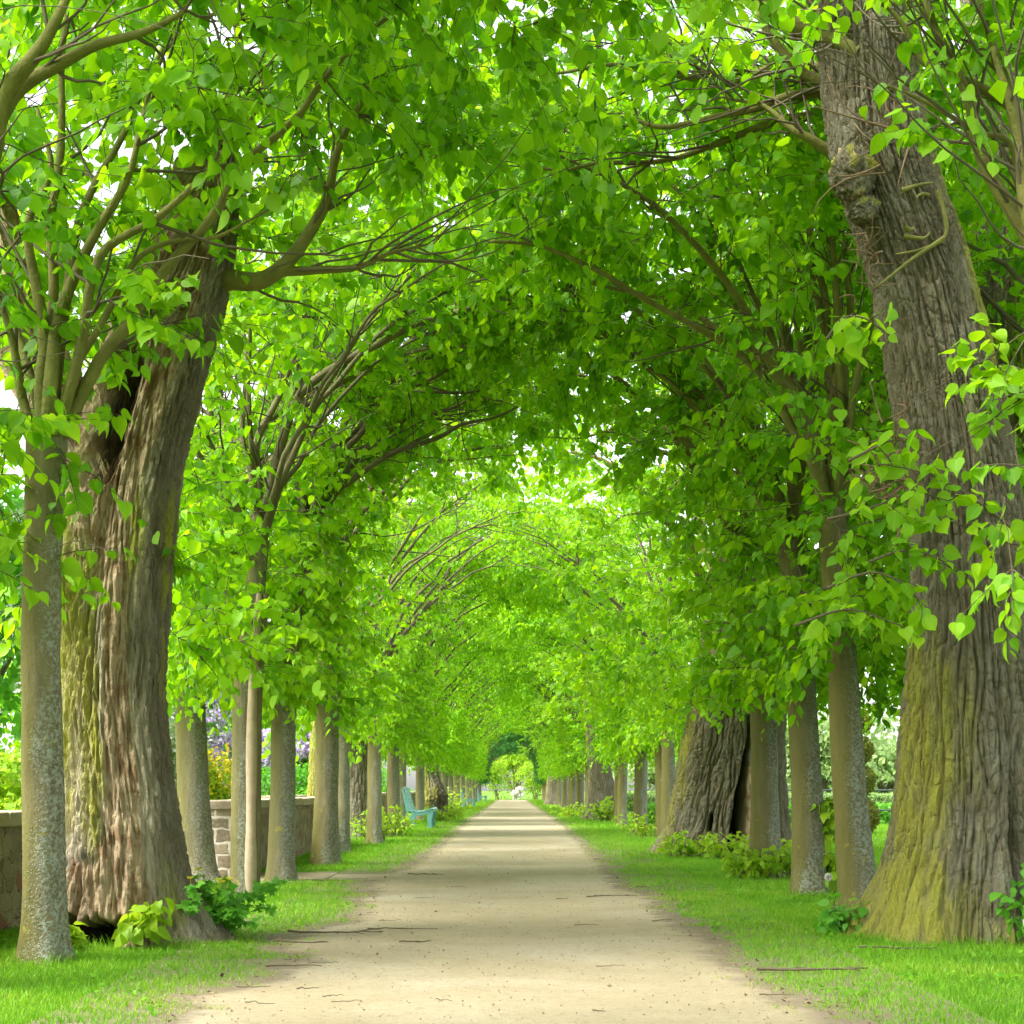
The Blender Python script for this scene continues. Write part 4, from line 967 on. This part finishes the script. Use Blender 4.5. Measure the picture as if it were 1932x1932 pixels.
# ------------------------------------------------------------------ turf
def turf():
    rng = np.random.RandomState(8); mb = MB()
    trk = np.array(TRUNKS)
    def patch(x0, x1, y0, y1, dens, hgt, wid, hi):
        n = int((x1 - x0) * (y1 - y0) * dens)
        x = rng.uniform(x0, x1, n); y = rng.uniform(y0, y1, n)
        k = np.abs(x) > .85; x, y = x[k], y[k]
        e = edge_dist(x, y)
        pat = pn(np.stack([x * 2.2, y * 2.2, x * 0 + 1.5], 1)); pat2 = pn(np.stack([x * 7, y * 7, x * 0 + 8.5], 1))
        p = sstep(-.06, .14, e + .13 * pat2 + .12 * pat) * (.35 + .65 * sstep(-.5, -.05, pat + .28 * sstep(0, .7, e)))
        tuft = sstep(.30, .5, pat2) * sstep(-.3, -.12, e) * .6                       # stray tufts on the worn edge
        keep = rng.uniform(0, 1, len(x)) < np.maximum(p, tuft * (e < .05))
        dt = np.full(len(x), 9.); 
        near = trk[(trk[:, 1] > y0 - 1) & (trk[:, 1] < y1 + 1)]
        for (tx, ty, tr) in near:
            dd = np.hypot(x - tx, y - ty) - tr; dt = np.minimum(dt, dd)
        keep &= dt > -.02
        x, y, e, pat, pat2, dt = x[keep], y[keep], e[keep], pat[keep], pat2[keep], dt[keep]
        n = len(x)
        h = hgt * rng.uniform(.45, 1.25, n) * (1 + .35 * pat + .25 * pat2) * (.55 + .45 * sstep(-.05, .3, e))
        h *= 1 + 1.3 * sstep(.22, .02, dt) * (rng.uniform(0, 1, n) < .55) * rng.uniform(.3, 1, n)
        w = wid * rng.uniform(.6, 1.2, n)
        a = rng.uniform(0, 2 * np.pi, n); l = rng.uniform(.15, .8, n) * h
        la = rng.uniform(0, 2 * np.pi, n)
        cx, sx = np.cos(a) * w, np.sin(a) * w; lx, ly = np.cos(la) * l, np.sin(la) * l
        b = np.stack([x, y, np.zeros(n) - .003], 1)
        var = np.clip(.42 + .45 * pat + rng.normal(0, .17, n) + .25 * sstep(.12, -.1, e), 0, 1)
        if hi:
            V = np.stack([b + np.stack([-cx, -sx, 0 * x], 1), b + np.stack([cx, sx, 0 * x], 1), b + np.stack([cx * .8 + lx * .35, sx * .8 + ly * .35, h * .55], 1), b + np.stack([-cx * .8 + lx * .35, -sx * .8 + ly * .35, h * .55], 1),
                          b + np.stack([lx, ly, h * .95], 1)], 1)
            o = np.arange(n)[:, None] * 5
            mb.add(V.reshape(-1, 3), o + np.array([0, 1, 2, 3]), lv=np.repeat(var, 5)); mb.more(o + np.array([3, 2, 4]))
        else:
            V = np.stack([b + np.stack([-cx, -sx, 0 * x], 1), b + np.stack([cx, sx, 0 * x], 1), b + np.stack([lx * .8, ly * .8, h], 1)], 1)
            mb.add(V.reshape(-1, 3), np.arange(n)[:, None] * 3 + np.array([0, 1, 2]), lv=np.repeat(var, 3))
    for s in (-1, 1):
        f = lambda a, b: (min(s * a, s * b), max(s * a, s * b))
        patch(*f(.85, 3.2), 4.6, 9, 5200, .036, .0022, True)
        patch(*f(.85, 3.6), 9, 13, 3600, .038, .0028, True)
        patch(*f(.85, 4.6), 13, 20, 1900, .042, .004, False)
        patch(*f(.8, 5.5), 20, 34, 750, .055, .0065, False)
        patch(*f(.85, 4.), 34, 70, 260, .06, .012, False)
        patch(*f(.9, 3.), 70, 124, 130, .07, .02, False)
    patch(4.6, 12, 13, 38, 240, .06, .009, False)
    n = 2600; y = rng.uniform(4.6, 17, n); x = rng.choice([-1, 1], n) * rng.uniform(1.0, 4., n); e = edge_dist(x, y)       # clover and rosettes among the blades
    k = (e > .02) & (pn(np.stack([x * 1.7, y * 1.7, x * 0 + 4.5], 1)) > .05); x, y = np.repeat(x[k], 4), np.repeat(y[k], 4); n = len(x)
    P = np.stack([x + rng.normal(0, .015, n), y + rng.normal(0, .015, n), rng.uniform(.015, .04, n)], 1)
    leaves(mb, P, rng.normal(size=(n, 3)) * np.array([1, 1, .25]), np.array([0, -.2, 1.]) + rng.normal(size=(n, 3)) * .3, rng.uniform(.015, .04, n), LEAF_LO, np.clip(rng.normal(.15, .15, n), 0, 1), rng)
    tag(mb.build('grass', M['grass'], smooth=False), 'short green turf on both sides of the path', 'grass', kind='stuff')
turf()

# ------------------------------------------------------------------ fallen twigs
rngT = np.random.RandomState(12)
def twig(label, x, y, L, ang, r=.0035, forks=1, name='fallen_twig', group='fallen twigs on the ground'):
    d = CAM_H * FPX / (y - VY); p = at(x, y, d)
    mb = MB(); dv = np.array([math.cos(ang), math.sin(ang), 0]); sd = np.array([-dv[1], dv[0], 0])
    s = np.linspace(-.5, .5, 9)[:, None]
    P = p * np.array([1, 1, 0]) + dv * s * L + sd * (np.cumsum(rngT.normal(0, .022, (9, 1)), 0) * L + rngT.uniform(-.35, .35) * L * s * s) + np.array([0, 0, .012 + r])
    P[:, 2] += np.abs(rngT.normal(0, .003, 9))
    tubes(mb, P, np.linspace(r, r * .45, 9), 6)
    for _ in range(forks):
        k = rngT.randint(2, 7); a2 = ang + rngT.choice([-1, 1]) * rngT.uniform(.4, .9)
        e = P[k] + np.array([math.cos(a2), math.sin(a2), 0]) * L * rngT.uniform(.15, .35)
        tubes(mb, smooth_line([P[k], (P[k] + e) / 2 + np.array([0, 0, .004]), e], 6), np.linspace(r * .7, r * .3, 6), 5)
    tag(mb.build(name, M['twig']), label, 'twig', group)
twig('long forked fallen twig across the worn left path edge', 633, 1765, .55, .12, .0075, 3)
twig('second fallen twig lying just left of the long forked one', 570, 1782, .32, -.1, .006, 2)
twig('short thick forked twig lying in the middle of the path', 783, 1783, .17, -.05, .006, 1)
twig('curved brown branch on bare soil at the right path edge', 1535, 1837, .52, .15, .009, 3)
twig('pale bent twig in front of the massive leaning trunk foot', 1690, 1795, .42, -.15, .0065, 1)
twig('thin twig lying along the left grass edge near the bottom', 555, 1828, .26, .1, .005, 1)
twig('thin twig across the path by the side path mouth', 803, 1653, .35, 0., .006, 2)
twig('twig lying at the mouth of the sandy side path', 620, 1665, .3, -.1, .006, 1)
twig('long thin twig in the left half of the path, beyond the thick forked one', 760, 1757, .42, .03, .0045, 1)
twig('thin dark twig on the path beside the right turf tongue', 1155, 1695, .4, .05, .005, 1)
for k in range(30):
    y = VY + 40 + 390 * rngT.uniform(0, 1) ** 1.3; d = CAM_H * FPX / (y - VY)
    X = rngT.choice([-1, 1]) * (1.15 * rngT.uniform(0, 1) ** .45); x = VX + X * FPX / d
    twig('tiny dark twig scrap lying on the sandy path', x, y, rngT.uniform(.04, .16), rngT.uniform(-.6, .6), rngT.uniform(.002, .0035), 0, 'twig_scrap', 'tiny twig scraps on the path')

# dry leaf and bark litter along the worn edges
mb = MB(); n = 5200; y = 4.5 + 22 * rngT.uniform(0, 1, n) ** 1.5; x = rngT.choice([-1, 1], n) * rngT.uniform(.7, 1.75, n); e = edge_dist(x, y)
k = rngT.uniform(0, 1, n) < np.exp(-((e + .03) / .13) ** 2); x, y = x[k], y[k]; n = len(x)
leaves(mb, np.stack([x, y, rngT.uniform(.016, .026, n)], 1), rngT.normal(size=(n, 3)) * np.array([1, 1, .1]), np.array([0, 0, 1.]) + rngT.normal(size=(n, 3)) * .25, rngT.uniform(.008, .028, n), LEAF_LO, rngT.uniform(0, 1, n), rngT)
M['litter'] = leaf_mat('dry_litter', [(.07, .045, .025), (.17, .11, .06), (.36, .27, .15)], [(.06, .04, .02), (.12, .08, .04), (.2, .15, .08)], tmix=.15)
tag(mb.build('leaf_litter', M['litter']), 'dry brown leaf and bark litter along the path edges', 'leaf litter', kind='stuff')
# loose stones and crumbs on the sand
mb = MB()
n = 2600; y = 4.5 + 18 * rngT.uniform(0, 1, n) ** 1.6; x = rngT.uniform(-1.3, 1.3, n)
k = edge_dist(x, y) < .05; x, y = x[k], y[k]; n = len(x)
r_ = rngT.uniform(.002, .006, n) * (1 + (rngT.uniform(0, 1, n) > .985) * 1.6)
oc = np.array([[1, 0, 0], [0, 1, 0], [-1, 0, 0], [0, -1, 0], [0, 0, .8], [0, 0, -.6]])
V = np.stack([x, y, np.full(n, .012)], 1)[:, None] + r_[:, None, None] * oc[None] * rngT.uniform(.6, 1.4, (n, 6, 1))
of = np.array([[0, 1, 4], [1, 2, 4], [2, 3, 4], [3, 0, 4], [1, 0, 5], [2, 1, 5], [3, 2, 5], [0, 3, 5]])
mb.add(V.reshape(-1, 3), (of[None] + (np.arange(n) * 6)[:, None, None]).reshape(-1, 3))
M['crumb'] = plain('path_crumbs', (.24, .175, .11), .95, .6, 30)
tag(mb.build('gravel', M['crumb'], smooth=False), 'loose grit and small stones on the sandy path', 'gravel', kind='stuff')

# ------------------------------------------------------------------ benches
def box(mb, c, h, ax=None):
    c = np.asarray(c, float); h = np.asarray(h, float)
    s = np.array([[-1, -1, -1], [1, -1, -1], [1, 1, -1], [-1, 1, -1], [-1, -1, 1], [1, -1, 1], [1, 1, 1], [-1, 1, 1]]) * h
    if ax is not None: s = s @ np.asarray(ax)
    mb.add(c + s, [[3, 2, 1, 0], [4, 5, 6, 7], [0, 1, 5, 4], [1, 2, 6, 5], [2, 3, 7, 6], [3, 0, 4, 7]])

def bevel(o, w, seg=2):
    b = o.modifiers.new('bevel', 'BEVEL'); b.width = w; b.segments = seg; b.limit_method = 'ANGLE'; return o

def bench(label, x, y):
    t = thing('garden_bench', label, 'bench', (x, y, 0), 0, 'teal benches facing the path')
    prof = smooth_line([(-.105, .86), (-.09, .885), (-.065, .85), (-.04, .74), (-.01, .60), (.035, .47), (.10, .40), (.20, .375), (.32, .385), (.43, .42), (.50, .44), (.545, .42), (.545, .37)], 200)
    L = 1.55
    ln = np.concatenate([[0], np.cumsum(np.linalg.norm(np.diff(prof, axis=0), axis=1))])
    back, seat = MB(), MB()
    for q in np.arange(.02, ln[-1], .043):
        i = int(np.searchsorted(ln, q)); i = min(max(i, 1), 198)
        tg = norm(prof[i + 1] - prof[i - 1]); nr = np.array([-tg[1], tg[0]])
        if nr[1] < 0 and q > .5: nr = -nr
        c = prof[i]
        ax = np.array([[tg[0], 0, tg[1]], [0, 1, 0], [nr[0], 0, nr[1]]])
        box(back if c[1] > .45 and c[0] < .2 else seat, (c[0], L / 2, c[1]), (.0165, L / 2, .009), ax)
    bevel(back.build('backrest', M['slat_paint'], t, False), .003); bevel(seat.build('seat', M['slat_paint'], t, False), .003)
    # cast end frames: back post and rear leg, seat rail, front leg
    def frame(yc, w):
        mb = MB()
        def strip(line, wid):
            P = smooth_line(line, 24); T = norm(np.gradient(P, axis=0)); Nn = np.stack([-T[:, 1], T[:, 0]], 1); ww = np.interp(np.linspace(0, 1, 24), np.linspace(0, 1, len(wid)), wid)[:, None]
            a, b = P + Nn * ww, P - Nn * ww
            V = np.concatenate([np.stack([q[:, 0], np.full(24, yy), q[:, 1]], 1) for yy in (yc - w, yc + w) for q in (a, b)])
            i = np.arange(23)
            F = [np.stack([o1 + i, o1 + i + 1, o2 + i + 1, o2 + i], 1) for o1, o2 in ((0, 24), (72, 48), (24, 72), (48, 0))]
            mb.add(V, np.concatenate(F)); mb.more([[0, 24, 72, 48], [23, 71, 95, 47]])
        off = prof[::12]
        strip([(-.125, .855), (-.085, .72), (-.055, .58), (-.01, .44), (.015, .33), (.02, .2), (.0, .0)], [.02, .026, .03, .042, .052, .045, .048])
        strip([(.0, .36), (.12, .335), (.25, .325), (.38, .35), (.47, .385)], [.03, .034, .034, .036, .03])
        strip([(.50, .40), (.475, .32), (.45, .2), (.46, .08), (.445, 0)], [.035, .055, .046, .042, .05])
        return mb
    for yc in (.03, L - .03): bevel(frame(yc, .02).build('end_frame', M['teal'], t, False), .005)
    return t
bench('teal slatted garden bench, the nearest of the three', -2.2, 33.7)
bench('teal slatted garden bench, the middle one down the avenue', -2.25, 73.8)
bench('teal slatted garden bench, the smallest and farthest away', -2.2, 104.)

# ------------------------------------------------------------------ walls on the left
def wall(label, x0, x1, y0, y1, h, seed, endpale=False):
    rng = np.random.RandomState(seed)
    t = thing('stone_wall', label, 'wall', (x0, y0, 0))
    w, L = x1 - x0, y1 - y0
    ny, nz = max(2, int(L / .12)), 9
    def face(fix, u0, u1, nu, axis, flip, mat, nm):
        U, Z = np.meshgrid(np.linspace(u0, u1, nu), np.linspace(-.02, h, nz)); u, z = U.ravel(), Z.ravel()
        p = np.stack([np.full_like(u, fix), u, z], 1) if axis == 'x' else np.stack([u, np.full_like(u, fix), z], 1)
        inn = (u > u0 + 1e-3) & (u < u1 - 1e-3)
        p[:, 0 if axis == 'x' else 1] += inn * .022 * fbm(np.stack([u * 4 + seed, z * 6, u * 0 + fix * 3], 1), 2)
        i = np.arange(nz - 1)[:, None] * nu + np.arange(nu - 1)[None]
        F = np.stack([i, i + 1, i + nu + 1, i + nu], -1).reshape(-1, 4)
        return p, (F[:, ::-1] if flip else F)
    side, end = MB(), MB()
    side.add(*face(w, 0, L, ny, 'x', False, None, '')); side.add(*face(0, 0, L, ny, 'x', True, None, ''))
    (end if endpale else side).add(*face(0, 0, w, 7, 'y', False, None, '')); side.add(*face(L, 0, w, 7, 'y', True, None, ''))
    side.build('masonry', M['stone'], t)
    if endpale: end.build('end_face', M['stone_sunlit'], t)
    mb = MB(); y = -.03
    while y < L:
        l = rng.uniform(.5, .9); l = min(l, L + .03 - y)
        box(mb, (w / 2 + rng.uniform(-.012, .012), y + l / 2, h + .045 + rng.uniform(-.006, .008)), (w / 2 + .045, l / 2 - .006, .045))
        y += l
    bevel(mb.build('coping', M['coping'], t, False), .012)
wall('low rubble wall with stone coping behind the slim near left lime', -3.4, -3.02, 5.0, 14.1, .62, 1)
wall('low rubble wall with a pale sunlit end face beside the side path', -3.02, -2.66, 15.25, 24.0, .65, 2, True)
wall('low rubble wall running behind the far left limes', -4.1, -3.75, 26.0, 110.0, .65, 3)

# ------------------------------------------------------------------ shrubs and trees beyond
def bush(name, label, cat, x, y, rx, ry, z0, z1, n, leaf, size, seed, bloom=None, nb=0, bsize=.2, tmpl=LEAF_LO, group=None, trunk=None, pet=.06, nlump=9):
    rng = np.random.RandomState(seed); t = thing(name, label, cat, (x, y, 0), 0, group)
    zc, rz = (z0 + z1) / 2, (z1 - z0) / 2
    lumps = np.stack([rng.uniform(-.62, .62, nlump) * rx, rng.uniform(-.62, .62, nlump) * ry, zc + rng.uniform(-.6, .6, nlump) * rz], 1); lr = rng.uniform(.32, .6, nlump)
    def surf(m, shell):
        k = rng.randint(0, nlump, m); v = norm(rng.normal(size=(m, 3))); v[:, 2] = np.where(rng.uniform(0, 1, m) < .7, np.abs(v[:, 2]), v[:, 2])
        q = lumps[k] + v * lr[k][:, None] * np.array([rx, ry, rz]) * (shell(m)[:, None]) * (1 + .2 * pn(v * 2.5 + k[:, None] * 7.)[:, None])
        q[:, 2] = np.maximum(q[:, 2], z0 + .02 * rng.uniform(0, 5, m)); return q, v
    mt, ml = MB(), MB()
    base = np.array([0, 0, 0.]); m = nlump
    b = np.zeros((m, 3)); b[:, :2] = rng.normal(0, .08 * rx, (m, 2))
    if trunk:
        tubes(mt, smooth_line([(0, 0, -.05), (0, 0, z0 * .6), (0, 0, zc)], 10), np.linspace(trunk, trunk * .5, 10), 10); b = np.tile([[0, 0, z0 * .8]], (m, 1))
    tubes(mt, bez(b, (b + lumps) / 2 + np.array([0, 0, .1 * rz]), lumps, 7), np.broadcast_to(np.linspace((trunk or .05) * .5, .01, 7), (m, 7)), 5)
    q, v = surf(n, lambda m: rng.uniform(.55, 1.12, m))
    leaves(ml, q, v * .6 + rng.normal(size=(n, 3)) * .6 + np.array([0, 0, -.4]), v + rng.normal(size=(n, 3)) * .4 + np.array([0, 0, .3]), size * rng.uniform(.6, 1.2, n), tmpl, np.clip(rng.uniform(0, 1, n), 0, 1), rng)
    mt.build('trunk' if trunk else 'stems', M['limb'], t); ml.build('crown' if trunk else 'foliage', M[leaf], t)
    if bloom:
        q, v = surf(nb, lambda m: rng.uniform(.95, 1.12, m)); mb = MB(); K = 16
        s = rng.uniform(0, 1, (nb, K)); a = rng.uniform(0, 6.28, (nb, K))
        ax = norm(v * .5 + np.array([0, 0, 1.]))
        rad = (1 - s) * .36 * bsize
        c = q[:, None] + ax[:, None] * s[..., None] * bsize + np.stack([np.cos(a) * rad, np.sin(a) * rad, 0 * a], -1)
        nv = np.stack([np.cos(a), np.sin(a), .5 + 0 * a], -1)
        leaves(mb, c.reshape(-1, 3), rng.normal(size=(nb * K, 3)), nv.reshape(-1, 3), pet * rng.uniform(.6, 1.2, nb * K), LEAF_LO, np.repeat(rng.uniform(0, 1, nb), K), rng)
        mb.build('blossoms', M[bloom], t)
    return t
bush('lilac_bush', 'purple flowering lilac seen between the grey limes above the wall', 'bush', -6.6, 36, 2.1, 1.5, .1, 3.6, 5200, 'leaf_herb', .12, 1, 'lilac', 1500, .28, pet=.085, group='lilacs beyond the wall')
bush('lilac_bush', 'purple flowering lilac right of the olive lime, above the wall', 'bush', -5.0, 39, 1.4, 1.3, .9, 3.6, 3600, 'leaf_herb', .12, 2, 'lilac', 1200, .28, pet=.085, group='lilacs beyond the wall')
bush('lilac_bush', 'pale lilac seen just right of the hollow trunk', 'bush', -9.3, 41, 1.6, 1.3, .4, 3.5, 3600, 'leaf', .12, 3, 'lilac', 900, .28, pet=.085, group='lilacs beyond the wall')
bush('garden_shrub', 'low round green shrub below the lilac beyond the wall', 'bush', -4.7, 33, 1.1, 1., 0, 1.35, 2600, 'leaf_herb', .1, 4)
bush('flowering_shrub', 'upright shrub with golden yellow flowers before the purple lilac', 'bush', -5.55, 29.5, .38, .45, 0, 1.75, 900, 'leaf_yellow', .09, 5, 'yellow_bloom', 120, .2, pet=.07)
bush('garden_shrub', 'pale yellow green shrub between hollow trunk and stout grey lime', 'bush', -6.2, 28., .8, .8, 0, 2.1, 2600, 'leaf_pale', .1, 6, 'white_bloom', 60, .15)
bush('garden_shrub', 'bright yellow green shrub above the wall at the left edge', 'bush', -6.1, 18., 1.6, 1.2, 0, 1.32, 5200, 'leaf_yellow', .1, 7)
for i, (x, y, r, h) in enumerate([(-6.2, 50, 1.2, 1.6), (-6.8, 58, 1.4, 2.0), (-7.2, 68, 1.5, 2.1), (-7.6, 82, 1.7, 2.2), (-8.2, 100, 2.0, 2.4)]):
    bush('garden_shrub', 'green shrub behind the far left limes, glimpsed between their trunks', 'bush', x, y, r, r * 1.6, 0, h, 2200, 'leaf_herb', .15, 80 + i, group='shrubs behind the far left limes')
bush('chestnut_tree', 'horse chestnut with white flower candles at the left edge', 'tree', -9.9, 27.5, 2.7, 2.4, .9, 6.5, 5200, 'leaf_herb', .26, 8, 'white_bloom', 260, .32, LEAF_PALM, trunk=.22, pet=.1, nlump=16)
for i, (x, y, r, h, lab) in enumerate([(-15, 58, 4.5, 8, 'broad green tree far beyond the left wall'), (-8.5, 66, 3.5, 7, 'round green tree beyond the lilacs'), (-24, 62, 5, 9, 'large green tree hidden at the far left behind the chestnut')]):
    bush('garden_tree', lab, 'tree', x, y, r, r, 1., h, 6000, 'leaf', .3, 20 + i, trunk=.25, nlump=14)

# right: meadow, rail fence, clipped hedge, spring trees with haze painted into their pale leaves
t = thing('rail_fence', 'thin dark two rail iron fence across the right meadow', 'fence', (3.4, 33.5, 0))
for z in (.83, .40):
    mb = MB(); tubes(mb, np.array([[0, 0, z], [5, .8, z], [16, 2.6, z]]), np.full(3, .017), 8); mb.build('rail', M['iron'], t)
for k, x in enumerate((.2, 2.6, 5.6, 8.4, 11.4, 14.2)):
    mb = MB(); tubes(mb, np.array([[x, x * .162 + .035, -.05], [x, x * .162 + .035, .88]]), np.full(2, .02), 8); mb.build('post', M['iron'], t)
def hedge(label, x0, x1, y, h, dep, seed, leaf='leaf_herb'):
    rng = np.random.RandomState(seed); n = int((x1 - x0) * 900)
    f = rng.uniform(0, 1, n); x = rng.uniform(x0, x1, n)
    top = f < .4; z = np.where(top, h, rng.uniform(0, h, n)) + rng.normal(0, .02, n); yy = np.where(top, y + rng.uniform(0, dep, n), y) + rng.normal(0, .03, n)
    ml = MB(); P = np.stack([x, yy, z], 1)
    leaves(ml, P, rng.normal(size=(n, 3)), np.stack([0 * x, -np.where(top, .2, 1), np.where(top, 1, .3)], 1) + rng.normal(size=(n, 3)) * .4, .1 * rng.uniform(.6, 1.2, n), LEAF_LO, rng.uniform(0, 1, n), rng)
    t = thing('hedge', label, 'hedge', (0, 0, 0)); ml.build('foliage', M[leaf], t)
    mb = MB(); box(mb, ((x0 + x1) / 2, y + dep / 2, h / 2 - .04), ((x1 - x0) / 2, dep / 2 - .06, h / 2 - .04)); mb.build('inner_growth', M['lawn'], t, False)
hedge('low clipped green hedge behind the two rail fence', 3.3, 22, 38.5, .44, .9, 3)
hedge('pale long hedge further back across the meadow', 4, 40, 62, .62, 1., 4, 'leaf_pale')
def topiary(label, x, y):
    rng = np.random.RandomState(4); t = thing('topiary', label, 'topiary', (x, y, 0))
    mb = MB(); tubes(mb, np.array([[0, 0, 0], [0, 0, 2.5]]), np.array([.04, .03]), 8); mb.build('trunk', M['limb'], t)
    for z, r in ((.35, .36), (1.0, .3), (1.58, .26), (2.12, .22)):
        n = int(2600 * r / .3); v = norm(rng.normal(size=(n, 3))); ml = MB()
        leaves(ml, np.array([0, 0, z]) + v * r * rng.uniform(.8, 1.04, (n, 1)), v * .4 + rng.normal(size=(n, 3)) * .5, v + rng.normal(size=(n, 3)) * .4, .05 * rng.uniform(.7, 1.2, n), LEAF_LO, rng.uniform(0, 1, n), rng)
        ml.build('clipped_ball', M['topiary'], t)
topiary('brownish clipped topiary of stacked balls right of the leaning grey lime', 6.5, 29.8)
for i, (x, y, r, h, lf, lab) in enumerate([(26, 112, 7, 5.0, 'leaf_pale', 'pale rounded tree beyond the meadow, nearest the massive trunk'), (19.5, 100, 5, 5.6, 'leaf_pale', 'pale thin spring tree between the two grey right limes'), (16, 108, 5, 6.2, 'leaf_herb', 'bluish green tall tree beyond the meadow right of the giant'),
                                           (36, 125, 9, 5, 'leaf_pale', 'broad pale tree on the far right of the meadow'), (12, 120, 5, 5.5, 'leaf_pale', 'pale tree beyond the meadow behind the split giant'), (48, 130, 10, 5.5, 'leaf_pale', 'wide pale tree at the far right beyond the leaning trunk')]):
    bush('meadow_tree', lab, 'tree', x, y, r, r * .8, .3, h, 5000, lf, .42, 40 + i, trunk=.3, nlump=13)

# closing the tunnel's far end
bush('end_shrub', 'bright yellow green shrub closing the avenue on the left', 'bush', -1.2, 126, 1.7, 1.5, 0, 3.8, 3600, 'leaf_yellow', .16, 60)
bush('end_shrub', 'bright green shrub closing the avenue on the right', 'bush', 1.9, 127, 1.6, 1.5, 0, 3.6, 3600, 'leaf_yellow', .16, 61)
bush('white_shrub', 'small white flowering shrub at the very end of the avenue', 'bush', .45, 124.8, .42, .4, 0, .95, 300, 'leaf_pale', .1, 62, 'white_bloom', 100, .18, pet=.1, nlump=14)
bush('end_tree', 'tall light green tree behind the end of the avenue', 'tree', .3, 134, 3.4, 2.5, .1, 6.5, 5200, 'leaf_yellow', .24, 63, trunk=.2, nlump=14)
bush('end_tree', 'dark green tree left behind the end of the avenue', 'tree', -4.5, 137, 3.2, 2.5, .5, 7, 3600, 'leaf', .26, 64, trunk=.2, nlump=14)

# ------------------------------------------------------------------ light, sky, camera
sc = bpy.context.scene
w = bpy.data.worlds.new('World'); sc.world = w; w.use_nodes = True
nt = w.node_tree; nt.nodes.clear(); n = N(nt)
SUN_EL, SUN_AZ = R(52), R(-112)                 # azimuth from +Y towards +X; the sun stands high on the left
sky = n('ShaderNodeTexSky', sky_type='NISHITA')
sky.sun_disc = False; sky.sun_elevation = SUN_EL; sky.sun_rotation = SUN_AZ; sky.air_density = 1.2; sky.dust_density = 3.
bw = n('ShaderNodeRGBToBW', {0: sky.outputs[0]})
grey = n('ShaderNodeCombineColor', {0: bw.outputs[0], 1: bw.outputs[0], 2: bw.outputs[0]})
col = n.mix(.8, sky.outputs[0], grey.outputs[0])
bg = n('ShaderNodeBackground', {'Color': col, 'Strength': .15})
n('ShaderNodeOutputWorld', {'Surface': bg.outputs[0]})
ld = bpy.data.lights.new('sun', 'SUN'); ld.energy = 1.5; ld.angle = R(28); ld.color = (1, .97, .90)
lo = bpy.data.objects.new('sun', ld); C.objects.link(lo)
dv = np.array([math.sin(SUN_AZ) * math.cos(SUN_EL), math.cos(SUN_AZ) * math.cos(SUN_EL), math.sin(SUN_EL)])
from mathutils import Vector
lo.rotation_euler = Vector(dv).to_track_quat('Z', 'Y').to_euler()

cd = bpy.data.cameras.new('camera'); cam = bpy.data.objects.new('camera', cd); C.objects.link(cam)
cam.location = (0, 0, CAM_H); cam.rotation_euler = (R(90), 0, 0)
cd.sensor_width = 36; cd.lens = FPX / 1932 * 36; cd.shift_y = (VY - 966) / 1932; cd.clip_end = 2000
cd.dof.use_dof = False
sc.camera = cam
sc.view_settings.view_transform = 'Standard'; sc.view_settings.look = 'None'
sc.view_settings.exposure = 2.4; sc.view_settings.gamma = 1
cy = sc.cycles
cy.use_denoising = True; cy.max_bounces = 10; cy.diffuse_bounces = 6; cy.transmission_bounces = 4; cy.glossy_bounces = 2; cy.transparent_max_bounces = 4
cy.use_adaptive_sampling = True; cy.adaptive_threshold = .02; cy.sample_clamp_indirect = 8
